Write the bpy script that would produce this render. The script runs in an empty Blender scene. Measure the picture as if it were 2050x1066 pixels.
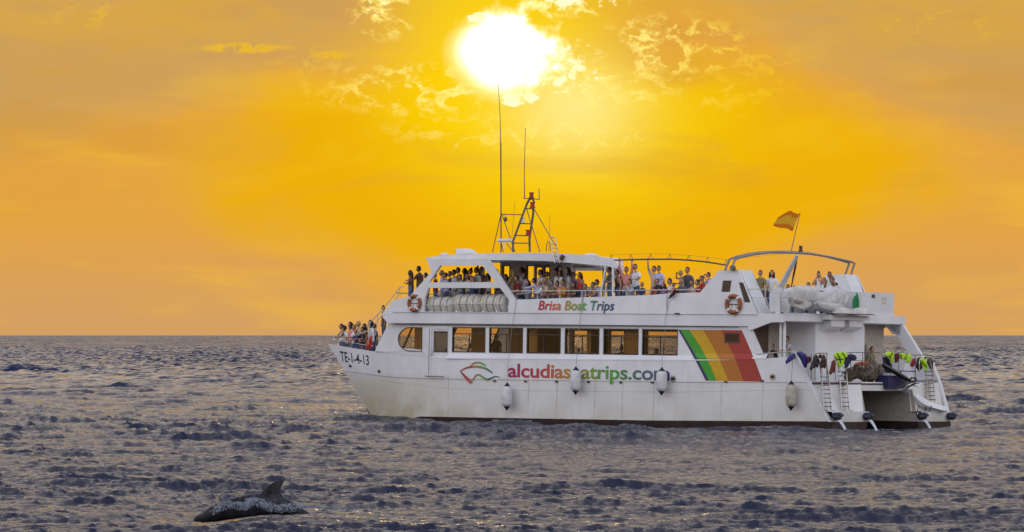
import bpy, math, random
import numpy as np
from mathutils import Vector, Matrix, Euler
from mathutils.geometry import tessellate_polygon
R = math.radians
SC = bpy.context.scene
COL = SC.collection
random.seed(4)

# ------------------------------------------------------------------ camera, sky, sun, exposure
FPX, CX, HY, CAMH = 8055.0, 1025.0, 671.0, 3.78
cam_d = bpy.data.cameras.new('camera'); cam = bpy.data.objects.new('camera', cam_d); COL.objects.link(cam)
cam.location = (0, 0, CAMH)
cam.rotation_euler = (R(90) + math.atan((HY - 533) / FPX), 0, 0)
cam_d.sensor_width = 36.0; cam_d.lens = 36.0 * FPX / 2050.0
cam_d.clip_start = 1.0; cam_d.clip_end = 60000
SC.camera = cam
SC.view_settings.view_transform = 'Standard'; SC.view_settings.look = 'None'
SC.view_settings.exposure = 0.0; SC.view_settings.gamma = 1.0
SC.render.engine = 'CYCLES'

SUN_EL = R(4.1)
sun_d = bpy.data.lights.new('sun', 'SUN'); sun = bpy.data.objects.new('sun', sun_d); COL.objects.link(sun)
sun_d.energy = 0.02; sun_d.angle = R(3); sun_d.color = (1.0, 0.72, 0.35)
sun.rotation_euler = (-(R(90) - SUN_EL), 0, 0)

class X:
    """a small wrapper so that shader maths reads like maths"""
    def __init__(s, nt, sock): s.nt, s.k = nt, sock
    def _m(s, op, b=None, c=None):
        n = s.nt.nodes.new('ShaderNodeMath'); n.operation = op
        for i, q in enumerate((s, b, c)):
            if q is None: continue
            if isinstance(q, X): s.nt.links.new(q.k, n.inputs[i])
            else: n.inputs[i].default_value = q
        return X(s.nt, n.outputs[0])
    def __add__(s, o): return s._m('ADD', o)
    def __sub__(s, o): return s._m('SUBTRACT', o)
    def __mul__(s, o): return s._m('MULTIPLY', o)
    def __truediv__(s, o): return s._m('DIVIDE', o)
    __radd__ = __add__; __rmul__ = __mul__
    def pw(s, o): return s._m('POWER', o)
    def sq(s): return s._m('MULTIPLY', s)
    def absv(s): return s._m('ABSOLUTE')
    def mx(s, o): return s._m('MAXIMUM', o)
    def mn(s, o): return s._m('MINIMUM', o)
    def exp(s): return s._m('EXPONENT')
    def inv(s): return (s * -1.0) + 1.0
    def sst(s, a, b):
        n = s.nt.nodes.new('ShaderNodeMapRange'); n.interpolation_type = 'SMOOTHSTEP'
        s.nt.links.new(s.k, n.inputs[0]); n.inputs[1].default_value = a; n.inputs[2].default_value = b
        n.inputs[3].default_value = 0; n.inputs[4].default_value = 1
        if a > b:
            n.inputs[1].default_value = b; n.inputs[2].default_value = a
            n.inputs[3].default_value = 1; n.inputs[4].default_value = 0
        return X(s.nt, n.outputs[0])
def comb(nt, x, y, z=0.0):
    n = nt.nodes.new('ShaderNodeCombineXYZ')
    for i, q in enumerate((x, y, z)):
        if isinstance(q, X): nt.links.new(q.k, n.inputs[i])
        else: n.inputs[i].default_value = q
    return n.outputs[0]
def noise(nt, vec, scale=1.0, detail=4, rough=0.55, dist=0.0):
    n = nt.nodes.new('ShaderNodeTexNoise'); n.inputs['Scale'].default_value = scale
    n.inputs['Detail'].default_value = detail; n.inputs['Roughness'].default_value = rough; n.inputs['Distortion'].default_value = dist
    nt.links.new(vec, n.inputs['Vector']); return X(nt, n.outputs[0])
def mixc(nt, f, a, b, mode='MIX'):
    n = nt.nodes.new('ShaderNodeMix'); n.data_type = 'RGBA'; n.blend_type = mode; n.clamp_factor = True
    for k, q in ((0, f), (6, a), (7, b)):
        if isinstance(q, X): nt.links.new(q.k, n.inputs[k])
        elif isinstance(q, bpy.types.NodeSocket): nt.links.new(q, n.inputs[k])
        elif k == 0: n.inputs[k].default_value = q
        else: n.inputs[k].default_value = (*q, 1)
    return n.outputs[2]
def lin(r, g, b):
    return tuple((c / 255 / 12.92) if c <= 10 else ((c / 255 + 0.055) / 1.055) ** 2.4 for c in (r, g, b))

def build_sky():
    w = bpy.data.worlds.new('World'); SC.world = w; w.use_nodes = True
    nt = w.node_tree; nt.nodes.clear(); L = nt.links
    tc = nt.nodes.new('ShaderNodeTexCoord'); nrm = nt.nodes.new('ShaderNodeVectorMath'); nrm.operation = 'NORMALIZE'
    L.new(tc.outputs['Generated'], nrm.inputs[0])
    sp = nt.nodes.new('ShaderNodeSeparateXYZ'); L.new(nrm.outputs[0], sp.inputs[0])
    dx, dy, dz = (X(nt, sp.outputs[i]) for i in range(3))
    az = dx._m('ARCTAN2', dy); el = dz._m('ARCSINE')
    # degrees of azimuth and elevation
    A = az * (180 / math.pi); E = el * (180 / math.pi)
    def px(u): return (u - CX) / FPX * 180 / math.pi
    def py(v): return (HY - v) / FPX * 180 / math.pi
    vec = comb(nt, A, E)
    n_big = noise(nt, vec, 0.32, 3, 0.5)
    n_mid = noise(nt, comb(nt, A * 0.55, E * 1.6), 0.9, 5, 0.55, 0.3)
    n_fine = noise(nt, vec, 2.6, 7, 0.62, 0.25)
    # angle from the sun in degrees
    sdot = dy * math.cos(SUN_EL) + dz * math.sin(SUN_EL)
    th = sdot.mn(1.0)._m('ARCCOSINE') * (180 / math.pi)
    # whole sky: warm haze round the sun, beige above it, lavender blue opposite
    base = mixc(nt, E.sst(4.8, 6.6).mx(th.sst(10, 26)), lin(228, 165, 66), (1.06, 0.95, 0.86))
    base = mixc(nt, th.sst(22, 50), base, lin(196, 188, 192))
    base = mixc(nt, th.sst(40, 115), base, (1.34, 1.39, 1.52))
    base = mixc(nt, E.sst(26, 70), base, (0.26, 0.31, 0.52))
    # low band by the horizon a bit duller and pinker
    low = E.absv().sst(1.9, 0.0) * th.sst(60, 5)
    base = mixc(nt, low * 0.85, base, lin(210, 158, 102))
    # grey-beige cloud bank high up on both sides of the sun
    eb = E + (n_mid - 0.5) * 1.3 + (n_big - 0.5) * 0.8
    bankl = (eb - A * 0.27 - 4.45).sst(-0.35, 0.75) * A.sst(-0.9, -3.2)
    bankr = (eb + A * 0.30 - 5.05).sst(-0.35, 0.75) * A.sst(2.0, 4.0)
    bank = bankl.mx(bankr) * E.sst(9.0, 5.5)
    base = mixc(nt, bank * 0.9, base, lin(202, 158, 98))
    streak = noise(nt, comb(nt, A * 0.30 + 7.0, E * 1.5 + (A * 0.12)), 0.9, 4, 0.5, 0.4)
    base = mixc(nt, streak.sst(0.5, 0.72) * th.sst(22, 5) * 0.6, base, lin(240, 184, 62))
    # the saturated yellow field round the sun
    ex = (A - px(1080)) * (1 / 5.9); ey = (E - py(345)) * (1 / 1.85)
    r = (ex.sq() + ey.sq()).pw(0.5) + (n_big - 0.5) * 0.75 + (n_mid - 0.5) * 0.25
    ymask = r.sst(1.06, 0.68).mx((((A - px(1150)) * (1 / 3.4)).sq() + ((E - py(540)) * (1 / 1.0)).sq()).sst(1.5, 0.0) * 0.9)
    ex2 = (A - px(1130)) * (1 / 3.3); ey2 = (E - py(255)) * (1 / 1.75)
    r2 = (ex2.sq() + ey2.sq()).pw(0.5) + (n_mid - 0.5) * 0.3
    yel = mixc(nt, r2.sst(1.15, 0.1), lin(238, 176, 4), lin(252, 212, 0))
    yel = mixc(nt, n_mid.sst(0.52, 0.75) * 0.35, yel, lin(228, 168, 10))
    col = mixc(nt, ymask * 0.97, base, yel)
    col = mixc(nt, bank * (n_big * 0.3 + 0.62), col, lin(206, 160, 88))
    bandn = noise(nt, comb(nt, A * 0.24 + 3.0, E * 0.95 - A * 0.07), 1.0, 5, 0.55, 0.5)
    col = mixc(nt, bandn.sst(0.50, 0.68) * E.sst(0.9, 2.6) * th.sst(18, 5) * 0.42, col, lin(212, 152, 52))
    col = mixc(nt, bandn.sst(0.46, 0.30) * E.sst(1.2, 2.6) * th.sst(18, 5) * 0.22, col, lin(250, 205, 40))
    # upper cloud over the sun, dull gold
    up = E.sst(3.55, 4.5) * (n_mid + n_big * 0.5).sst(0.62, 0.85)
    col = mixc(nt, up * 0.55 * th.sst(20, 8), col, lin(222, 170, 60))
    # halo and sun disc seen through cloud
    sa = (A - px(1012)); se = (E - py(104))
    rs = ((sa * 0.92).sq() + se.sq()).pw(0.5) + (n_fine - 0.5) * 0.10
    lobe = ((A - px(1150)) * (1 / 1.05)).sq() + ((E - py(215)) * (1 / 0.8)).sq()
    col = mixc(nt, rs.sst(2.3, 0.4) * 0.9, col, lin(255, 214, 0))
    col = mixc(nt, (lobe * -1.5).exp() * 0.75, col, lin(255, 240, 150))
    edge = rs + (n_fine - 0.5) * sa.sst(-0.1, 0.7) * 1.3 + (n_fine - 0.45) * se.sst(0.25, 0.5) * 0.8 + (se * 0.12).absv()
    col = mixc(nt, edge.sst(0.90, 0.55), col, (1.15, 1.0, 0.35))
    col = mixc(nt, edge.sst(0.72, 0.42), col, (1.9, 1.8, 1.5))
    # torn bright cloud edges: one filament noise, kept to the places where the clouds are
    fil = ((noise(nt, comb(nt, A, E * 1.35), 1.15, 9, 0.62, 0.35) - 0.5).absv() * -1.0).sst(-0.050, -0.004)
    fl2 = noise(nt, comb(nt, A + 11, E * 1.4), 4.0, 7, 0.68, 0.2)
    def spot(u, v, ru, rv, k=1.0):
        q = (((A - px(u)) * (1 / (ru / FPX * 57.3))).sq() + ((E - py(v)) * (1 / (rv / FPX * 57.3))).sq())
        return q.sst(1.25, 0.15) * k
    area = None
    for s in ((1350, 95, 170, 70, .9), (765, 25, 75, 60, 1.), (820, 180, 190, 55, .8), (1240, 165, 150, 60, .6),
              (1470, 150, 170, 90, .5), (1150, 5, 110, 32, 1.1), (640, 160, 130, 60, .3), (1120, 275, 200, 40, .4), (1880, 60, 130, 40, .3),
              (1000, 265, 260, 40, .35), (190, 35, 90, 30, .35)):
        a = spot(*s); area = a if area is None else area.mx(a)
    col = mixc(nt, (fil * area * fl2.sst(0.36, 0.62)).mn(1.0), col, mixc(nt, th.sst(0.8, 4.0), (1.15, 1.0, 0.30), lin(252, 205, 20)))
    thick = None
    for s in ((1125, 140, 110, 75, .62), (1125, 3, 60, 24, .8), (960, 36, 30, 14, .9), (1040, 198, 48, 22, .9), (760, 12, 70, 34, .45), (1215, 5, 26, 26, .7)):
        a = spot(*s); thick = a if thick is None else thick.mx(a)
    col = mixc(nt, ((fl2 - 0.5) * 2.6 + thick * 0.9 - 0.52).sst(0.0, 0.35) * thick.sst(0.0, 0.5), col, (1.2, 1.1, 0.62))
    for s in ((495, 98, 105, 12), (660, 112, 40, 9)):
        q = spot(s[0], s[1], s[2], s[3]) * fl2.sst(0.38, 0.55)
        col = mixc(nt, q * 0.75, col, lin(244, 192, 20))
    # below the horizon: the sea colour far away (only ever seen past the sheet's edge)
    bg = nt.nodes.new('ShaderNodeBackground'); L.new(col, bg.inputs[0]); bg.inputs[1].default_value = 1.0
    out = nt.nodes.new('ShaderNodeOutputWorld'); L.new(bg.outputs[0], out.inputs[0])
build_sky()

# ------------------------------------------------------------------ where the ship lies
HEAD, DS = R(40), 161.0
_p, _r = R(0.5), R(0.8)
hd = Vector((-math.cos(HEAD), math.sin(HEAD), 0)); ptv = Vector((-math.sin(HEAD), -math.cos(HEAD), 0)); upv = Vector((0, 0, 1))
bx = hd * math.cos(_p) + upv * math.sin(_p); bz = bx.cross(ptv).normalized()
by = ptv * math.cos(_r) + bz * math.sin(_r); bz = bx.cross(by)
B3 = Matrix((bx, by, bz)).transposed()
BO = Vector(((1665 - CX) / FPX * DS, DS, 0)) - B3 @ Vector((0, 4.3, 0))
BM = Matrix.Translation(BO) @ B3.to_4x4()          # ship frame: x to the bow, y to port (our side), z up
_Bi = B3.transposed()
_o = _Bi @ (Vector((0, 0, CAMH)) - BO)
def _on(u, v, ax, val):
    d = _Bi @ Vector(((u - CX) / FPX, 1, -(v - HY) / FPX))
    t = (val - _o[ax]) / d[ax]; return _o + d * t
def S(u, v, y=4.3):                                 # survey of a point known to lie at width y: ship-frame (x, z)
    p = _on(u, v, 1, y); return (p.x, p.z)
def T(u, v, x):                                     # the same for a point at length x: (y, z)
    p = _on(u, v, 0, x); return (p.y, p.z)
def SP(u, v, y=4.3): return _on(u, v, 1, y)
def TP(u, v, x): return _on(u, v, 0, x)

# ------------------------------------------------------------------ materials
MATS = {}
def mat(name, col, rough=0.5, metal=0.0, spec=0.5, wear=0.08, scale=6.0, bump=0.0):
    if name in MATS: return MATS[name]
    m = bpy.data.materials.new(name); m.use_nodes = True; nt = m.node_tree; b = nt.nodes['Principled BSDF']
    tc = nt.nodes.new('ShaderNodeTexCoord')
    n = noise(nt, tc.outputs['Object'], scale, 5, 0.6)
    dark = tuple(c * (1 - wear * 2) for c in col); lite = tuple(min(1, c * (1 + wear)) for c in col)
    nt.links.new(mixc(nt, n.sst(0.3, 0.7), dark, lite), b.inputs['Base Color'])
    b.inputs['Roughness'].default_value = rough; b.inputs['Metallic'].default_value = metal
    b.inputs['Specular IOR Level'].default_value = spec
    if bump:
        bp = nt.nodes.new('ShaderNodeBump'); bp.inputs['Strength'].default_value = bump; bp.inputs['Distance'].default_value = 0.02
        nt.links.new(n.k, bp.inputs['Height']); nt.links.new(bp.outputs[0], b.inputs['Normal'])
    MATS[name] = m; return m
STREAKS = [S(u, 775)[0] for u in (894, 1057, 1114, 1190, 1308, 1443, 1526, 1245)]
def hull_paint():
    m = bpy.data.materials.new('weathered_white_paint'); m.use_nodes = True; nt = m.node_tree; b = nt.nodes['Principled BSDF']
    tc = nt.nodes.new('ShaderNodeTexCoord'); sp = nt.nodes.new('ShaderNodeSeparateXYZ'); nt.links.new(tc.outputs['Object'], sp.inputs[0])
    x, y, z = (X(nt, sp.outputs[i]) for i in range(3))
    n = noise(nt, tc.outputs['Object'], 0.9, 6, 0.6)
    c = mixc(nt, n.sst(0.3, 0.7), (0.72, 0.72, 0.74), (0.82, 0.82, 0.84))
    run = noise(nt, comb(nt, x * 2.6, y * 2.6, z * 0.16), 1.0, 4, 0.6)               # rain streaks
    c = mixc(nt, run.sst(0.56, 0.74) * z.sst(4.4, 1.0) * 0.30, c, (0.50, 0.47, 0.38))
    run2 = noise(nt, comb(nt, x * 9.0, y * 9.0, z * 0.3), 1.0, 3, 0.5)
    c = mixc(nt, run2.sst(0.60, 0.8) * 0.22, c, (0.45, 0.45, 0.44))
    # green-brown growth by the waterline and up the bow
    bow = x.sst(17.0, 25.0) * z.sst(2.1, 0.3)
    slime = (z.sst(1.1, 0.1) * 0.55 + bow * 0.95) * noise(nt, comb(nt, x * 0.8, y, z * 0.9), 1.0, 5, 0.6).sst(0.32, 0.62)
    c = mixc(nt, slime * 0.75, c, (0.40, 0.34, 0.19))
    c = mixc(nt, (x.sst(19.5, 25.0) * z.sst(1.9, 1.3) * 0.45), c, (0.50, 0.44, 0.27))
    c = mixc(nt, z.sst(1.95, 1.7) * 0.35, c, (0.60, 0.58, 0.50))
    run3 = None
    for xi in STREAKS:
        e = ((x - xi + (z - 1.0) * 0.02).absv() * 1.0).sst(0.055, 0.0); run3 = e if run3 is None else run3.mx(e)
    c = mixc(nt, run3 * z.sst(2.0, 1.6) * z.sst(-0.3, 0.6) * noise(nt, comb(nt, x, y, z * 1.3), 2.0, 4, 0.7).sst(0.25, 0.6) * 0.6, c, (0.40, 0.34, 0.16))
    # fine mottling of old brushed paint
    c = mixc(nt, noise(nt, tc.outputs['Object'], 30.0, 3, 0.6).sst(0.45, 0.8) * 0.10, c, (0.5, 0.5, 0.52))
    nt.links.new(c, b.inputs['Base Color']); b.inputs['Roughness'].default_value = 0.42
    bp = nt.nodes.new('ShaderNodeBump'); bp.inputs['Strength'].default_value = 0.35; bp.inputs['Distance'].default_value = 0.03
    nt.links.new(noise(nt, tc.outputs['Object'], 1.1, 3, 0.5).k, bp.inputs['Height']); nt.links.new(bp.outputs[0], b.inputs['Normal'])
    MATS['hull'] = m; return m
M_HULL = hull_paint()
M_WHITE = mat('white_painted_metal', (0.75, 0.75, 0.76), 0.4, wear=0.05, scale=2.0)
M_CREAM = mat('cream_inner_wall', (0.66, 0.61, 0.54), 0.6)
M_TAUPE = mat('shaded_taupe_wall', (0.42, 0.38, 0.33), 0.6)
M_DARK = mat('dark_recess', (0.03, 0.025, 0.022), 0.7)
M_BROWN = mat('brown_woodwork', (0.10, 0.05, 0.028), 0.5, wear=0.2)
M_FRAME = mat('anodised_window_frame', (0.055, 0.04, 0.04), 0.4)
M_BOOT = mat('antifouling_paint', (0.035, 0.014, 0.012), 0.6, wear=0.25, scale=3)
M_STEEL = mat('stainless_tube', (0.55, 0.52, 0.48), 0.3, 0.9)
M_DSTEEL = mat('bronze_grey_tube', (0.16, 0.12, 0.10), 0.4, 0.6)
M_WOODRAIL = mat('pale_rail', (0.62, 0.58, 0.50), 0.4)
M_RUBBER = mat('navy_rubber', (0.012, 0.012, 0.035), 0.5)
M_BLACK = mat('black_plastic', (0.012, 0.011, 0.011), 0.45)
M_ROPE = mat('rope', (0.30, 0.28, 0.26), 0.8)
M_FENDER = mat('fender_vinyl', (0.66, 0.66, 0.68), 0.35, wear=0.08)
M_FENDER_OLD = mat('aged_fender_vinyl', (0.46, 0.43, 0.36), 0.45, wear=0.15)
M_DECK = mat('grey_deck', (0.25, 0.24, 0.23), 0.7)
M_RED = mat('red_lamp_plastic', (0.35, 0.025, 0.012), 0.4)
M_BUOY = mat('faded_orange_buoy', (0.33, 0.105, 0.035), 0.6, wear=0.12, scale=9)
M_TARP = mat('white_tarpaulin', (0.62, 0.61, 0.60), 0.6, wear=0.1, scale=3, bump=0.5)
M_HOSE = mat('green_hose', (0.02, 0.26, 0.09), 0.4)
M_BLUEC = mat('blue_canvas', (0.045, 0.04, 0.20), 0.7, wear=0.2)
M_NAVY = mat('navy_fabric', (0.02, 0.018, 0.06), 0.8)
M_RAFT = mat('raft_shell', (0.60, 0.58, 0.52), 0.45, wear=0.1, scale=4)
M_NET = mat('olive_netting', (0.13, 0.10, 0.065), 0.9, wear=0.4, scale=20, bump=1.0)
M_NEON = mat('neon_yellow_fabric', (0.52, 0.85, 0.02), 0.6, wear=0.1)
M_MAROON = mat('maroon_fabric', (0.10, 0.012, 0.016), 0.8)
M_WET = mat('black_neoprene', (0.018, 0.012, 0.012), 0.6)
M_RUST = mat('rust_brown_fabric', (0.16, 0.04, 0.02), 0.8)
M_ORANGE = mat('orange_fabric', (0.42, 0.12, 0.05), 0.8)
M_CYCOL = mat('flag_yellow', (0.78, 0.50, 0.03), 0.8)
M_FRED = mat('flag_red', (0.55, 0.10, 0.02), 0.8)
def glass_mat():
    m = bpy.data.materials.new('tinted_window_glass'); m.use_nodes = True; nt = m.node_tree; nt.nodes.clear()
    tr = nt.nodes.new('ShaderNodeBsdfTransparent'); tr.inputs[0].default_value = (0.88, 0.78, 0.64, 1)
    gl = nt.nodes.new('ShaderNodeBsdfGlossy'); gl.inputs['Roughness'].default_value = 0.05; gl.inputs[0].default_value = (0.9, 0.9, 0.9, 1)
    fr = nt.nodes.new('ShaderNodeFresnel'); fr.inputs[0].default_value = 1.45
    df = nt.nodes.new('ShaderNodeBsdfDiffuse'); df.inputs[0].default_value = (0.10, 0.07, 0.05, 1)
    m1 = nt.nodes.new('ShaderNodeMixShader'); nt.links.new(fr.outputs[0], m1.inputs[0]); nt.links.new(tr.outputs[0], m1.inputs[1]); nt.links.new(gl.outputs[0], m1.inputs[2])
    m2 = nt.nodes.new('ShaderNodeMixShader'); m2.inputs[0].default_value = 0.07
    nt.links.new(m1.outputs[0], m2.inputs[1]); nt.links.new(df.outputs[0], m2.inputs[2])
    o = nt.nodes.new('ShaderNodeOutputMaterial'); nt.links.new(m2.outputs[0], o.inputs[0]); return m
M_GLASS = glass_mat()
def curtain_mat():
    m = bpy.data.materials.new('sheer_curtain'); m.use_nodes = True; nt = m.node_tree; nt.nodes.clear()
    tl = nt.nodes.new('ShaderNodeBsdfTranslucent'); tl.inputs[0].default_value = (0.85, 0.62, 0.30, 1)
    df = nt.nodes.new('ShaderNodeBsdfDiffuse'); df.inputs[0].default_value = (0.26, 0.19, 0.13, 1)
    m1 = nt.nodes.new('ShaderNodeMixShader'); m1.inputs[0].default_value = 0.25
    nt.links.new(tl.outputs[0], m1.inputs[1]); nt.links.new(df.outputs[0], m1.inputs[2])
    o = nt.nodes.new('ShaderNodeOutputMaterial'); nt.links.new(m1.outputs[0], o.inputs[0]); return m
M_CURT = curtain_mat()
def ramp_mat(name, stops, length):
    m = bpy.data.materials.new(name); m.use_nodes = True; nt = m.node_tree; b = nt.nodes['Principled BSDF']
    tc = nt.nodes.new('ShaderNodeTexCoord'); sp = nt.nodes.new('ShaderNodeSeparateXYZ'); nt.links.new(tc.outputs['Object'], sp.inputs[0])
    x = X(nt, sp.outputs[0]) * (-1.0 / length)
    r = nt.nodes.new('ShaderNodeValToRGB'); nt.links.new(x.k, r.inputs[0]); el = r.color_ramp.elements
    while len(el) > 1: el.remove(el[0])
    el[0].position = stops[0][0]; el[0].color = (*lin(*stops[0][1]), 1)
    for p, c in stops[1:]:
        e = el.new(p); e.color = (*lin(*c), 1)
    nt.links.new(r.outputs[0], b.inputs['Base Color']); b.inputs['Roughness'].default_value = 0.45; return m

# ------------------------------------------------------------------ mesh helpers
class MB:
    def __init__(s): s.v, s.f, s.m, s.cur = [], [], [], 0
    def add(s, vs, fs):
        o = len(s.v); s.v += [tuple(q) for q in vs]; s.f += [tuple(i + o for i in f) for f in fs]; s.m += [s.cur] * len(fs); return s
    def box(s, a, b, M=None):
        (x0, y0, z0), (x1, y1, z1) = a, b
        vs = [Vector(q) for q in ((x0, y0, z0), (x1, y0, z0), (x1, y1, z0), (x0, y1, z0), (x0, y0, z1), (x1, y0, z1), (x1, y1, z1), (x0, y1, z1))]
        if M: vs = [M @ q for q in vs]
        return s.add(vs, [(0, 3, 2, 1), (4, 5, 6, 7), (0, 1, 5, 4), (1, 2, 6, 5), (2, 3, 7, 6), (3, 0, 4, 7)])
    def hexa(s, vs): return s.add(vs, [(0, 3, 2, 1), (4, 5, 6, 7), (0, 1, 5, 4), (1, 2, 6, 5), (2, 3, 7, 6), (3, 0, 4, 7)])
    def tube(s, pts, r, n=6, caps=True, closed=False, flat=1.0):
        pts = [Vector(p) for p in pts]; N = len(pts); rs = r if isinstance(r, (list, tuple)) else [r] * N
        vs = []; prev = None
        for i, p in enumerate(pts):
            if closed: t = pts[(i + 1) % N] - pts[i - 1]
            else: t = pts[min(i + 1, N - 1)] - pts[max(i - 1, 0)]
            if t.length < 1e-9: t = Vector((0, 0, 1))
            t.normalize()
            if prev is None:
                a = Vector((0, 0, 1)) if abs(t.z) < 0.9 else Vector((1, 0, 0))
                u = t.cross(a).normalized()
            else:
                u = (prev - t * prev.dot(t)).normalized()
            prev = u; w = t.cross(u)
            for k in range(n):
                an = 2 * math.pi * k / n
                vs.append(p + (u * math.cos(an) + w * math.sin(an) * flat) * rs[i])
        fs = []
        for i in range(N if closed else N - 1):
            j = (i + 1) % N
            for k in range(n):
                k2 = (k + 1) % n; fs.append((i * n + k, i * n + k2, j * n + k2, j * n + k))
        if caps and not closed:
            fs.append(tuple(range(n))[::-1]); fs.append(tuple((N - 1) * n + k for k in range(n)))
        return s.add(vs, fs)
    def bar(s, p, q, r, n=6): return s.tube([p, q], r, n)
    def ell(s, c, rr, nu=10, nv=7, M=None, fn=None):
        c = Vector(c); vs = []
        for j in range(nv + 1):
            ph = math.pi * j / nv
            for i in range(nu):
                th = 2 * math.pi * i / nu
                q = Vector((math.sin(ph) * math.cos(th) * rr[0], math.sin(ph) * math.sin(th) * rr[1], math.cos(ph) * rr[2]))
                if fn: q = fn(q)
                if M: q = M @ q
                vs.append(c + q)
        fs = []
        for j in range(nv):
            for i in range(nu):
                k = (i + 1) % nu
                if j == 0: fs.append((i, (j + 1) * nu + i, (j + 1) * nu + k))
                elif j == nv - 1: fs.append((j * nu + i, (j + 1) * nu + i, j * nu + k))
                else: fs.append((j * nu + i, (j + 1) * nu + i, (j + 1) * nu + k, j * nu + k))
        return s.add(vs, fs)
    def plate(s, loops, a, b, axis=1):
        """flat polygon with holes given as 2-d loops, extruded from a to b along axis (1: loops are x,z; 0: y,z; 2: x,y)"""
        def P(q, d): return {1: (q[0], d, q[1]), 0: (d, q[0], q[1]), 2: (q[0], q[1], d)}[axis]
        flat = [q for l in loops for q in l]
        tris = tessellate_polygon([[Vector((q[0], q[1], 0)) for q in l] for l in loops])
        n = len(flat)
        vs = [P(q, a) for q in flat] + [P(q, b) for q in flat]
        fs = [tuple(t) for t in tris] + [tuple(i + n for i in t)[::-1] for t in tris]
        o = 0
        for l in loops:
            m = len(l)
            for i in range(m):
                j = (i + 1) % m; fs.append((o + i, o + j, o + j + n, o + i + n))
            o += m
        return s.add(vs, fs)
    def build(s, name, mats, parent=None, smooth=False, base=None, angle=None):
        me = bpy.data.meshes.new(name)
        vs = s.v if base is None else [(a[0] - base[0], a[1] - base[1], a[2] - base[2]) for a in s.v]
        me.from_pydata(vs, [], s.f)
        if not isinstance(mats, (list, tuple)): mats = [mats]
        for m in mats: me.materials.append(m)
        if len(mats) > 1: me.polygons.foreach_set('material_index', s.m)
        me.validate(); me.update()
        import bmesh
        bm = bmesh.new(); bm.from_mesh(me); bmesh.ops.recalc_face_normals(bm, faces=bm.faces); bm.to_mesh(me); bm.free()
        if smooth:
            me.polygons.foreach_set('use_smooth', [True] * len(me.polygons))
            me.set_sharp_from_angle(angle=R(angle or 40))
        o = bpy.data.objects.new(name, me); COL.objects.link(o)
        if parent: o.parent = parent
        return o
def tag(o, label=None, cat=None, group=None, kind=None):
    if label: o['label'] = label
    if cat: o['category'] = cat
    if group: o['group'] = group
    if kind: o['kind'] = kind
    return o
def empty(name, label, cat, M, group=None):
    o = bpy.data.objects.new(name, None); COL.objects.link(o); o.matrix_world = M; o.empty_display_size = 0.3
    return tag(o, label, cat, group)
def at(base): return BM @ Matrix.Translation(Vector(base))
def arc(c, r, a0, a1, n, f):
    return [f(c[0] + r * math.cos(a0 + (a1 - a0) * i / n), c[1] + r * math.sin(a0 + (a1 - a0) * i / n)) for i in range(n + 1)]
def loop(*px, y=4.3): return [S(u, v, y) for u, v in px]

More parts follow.
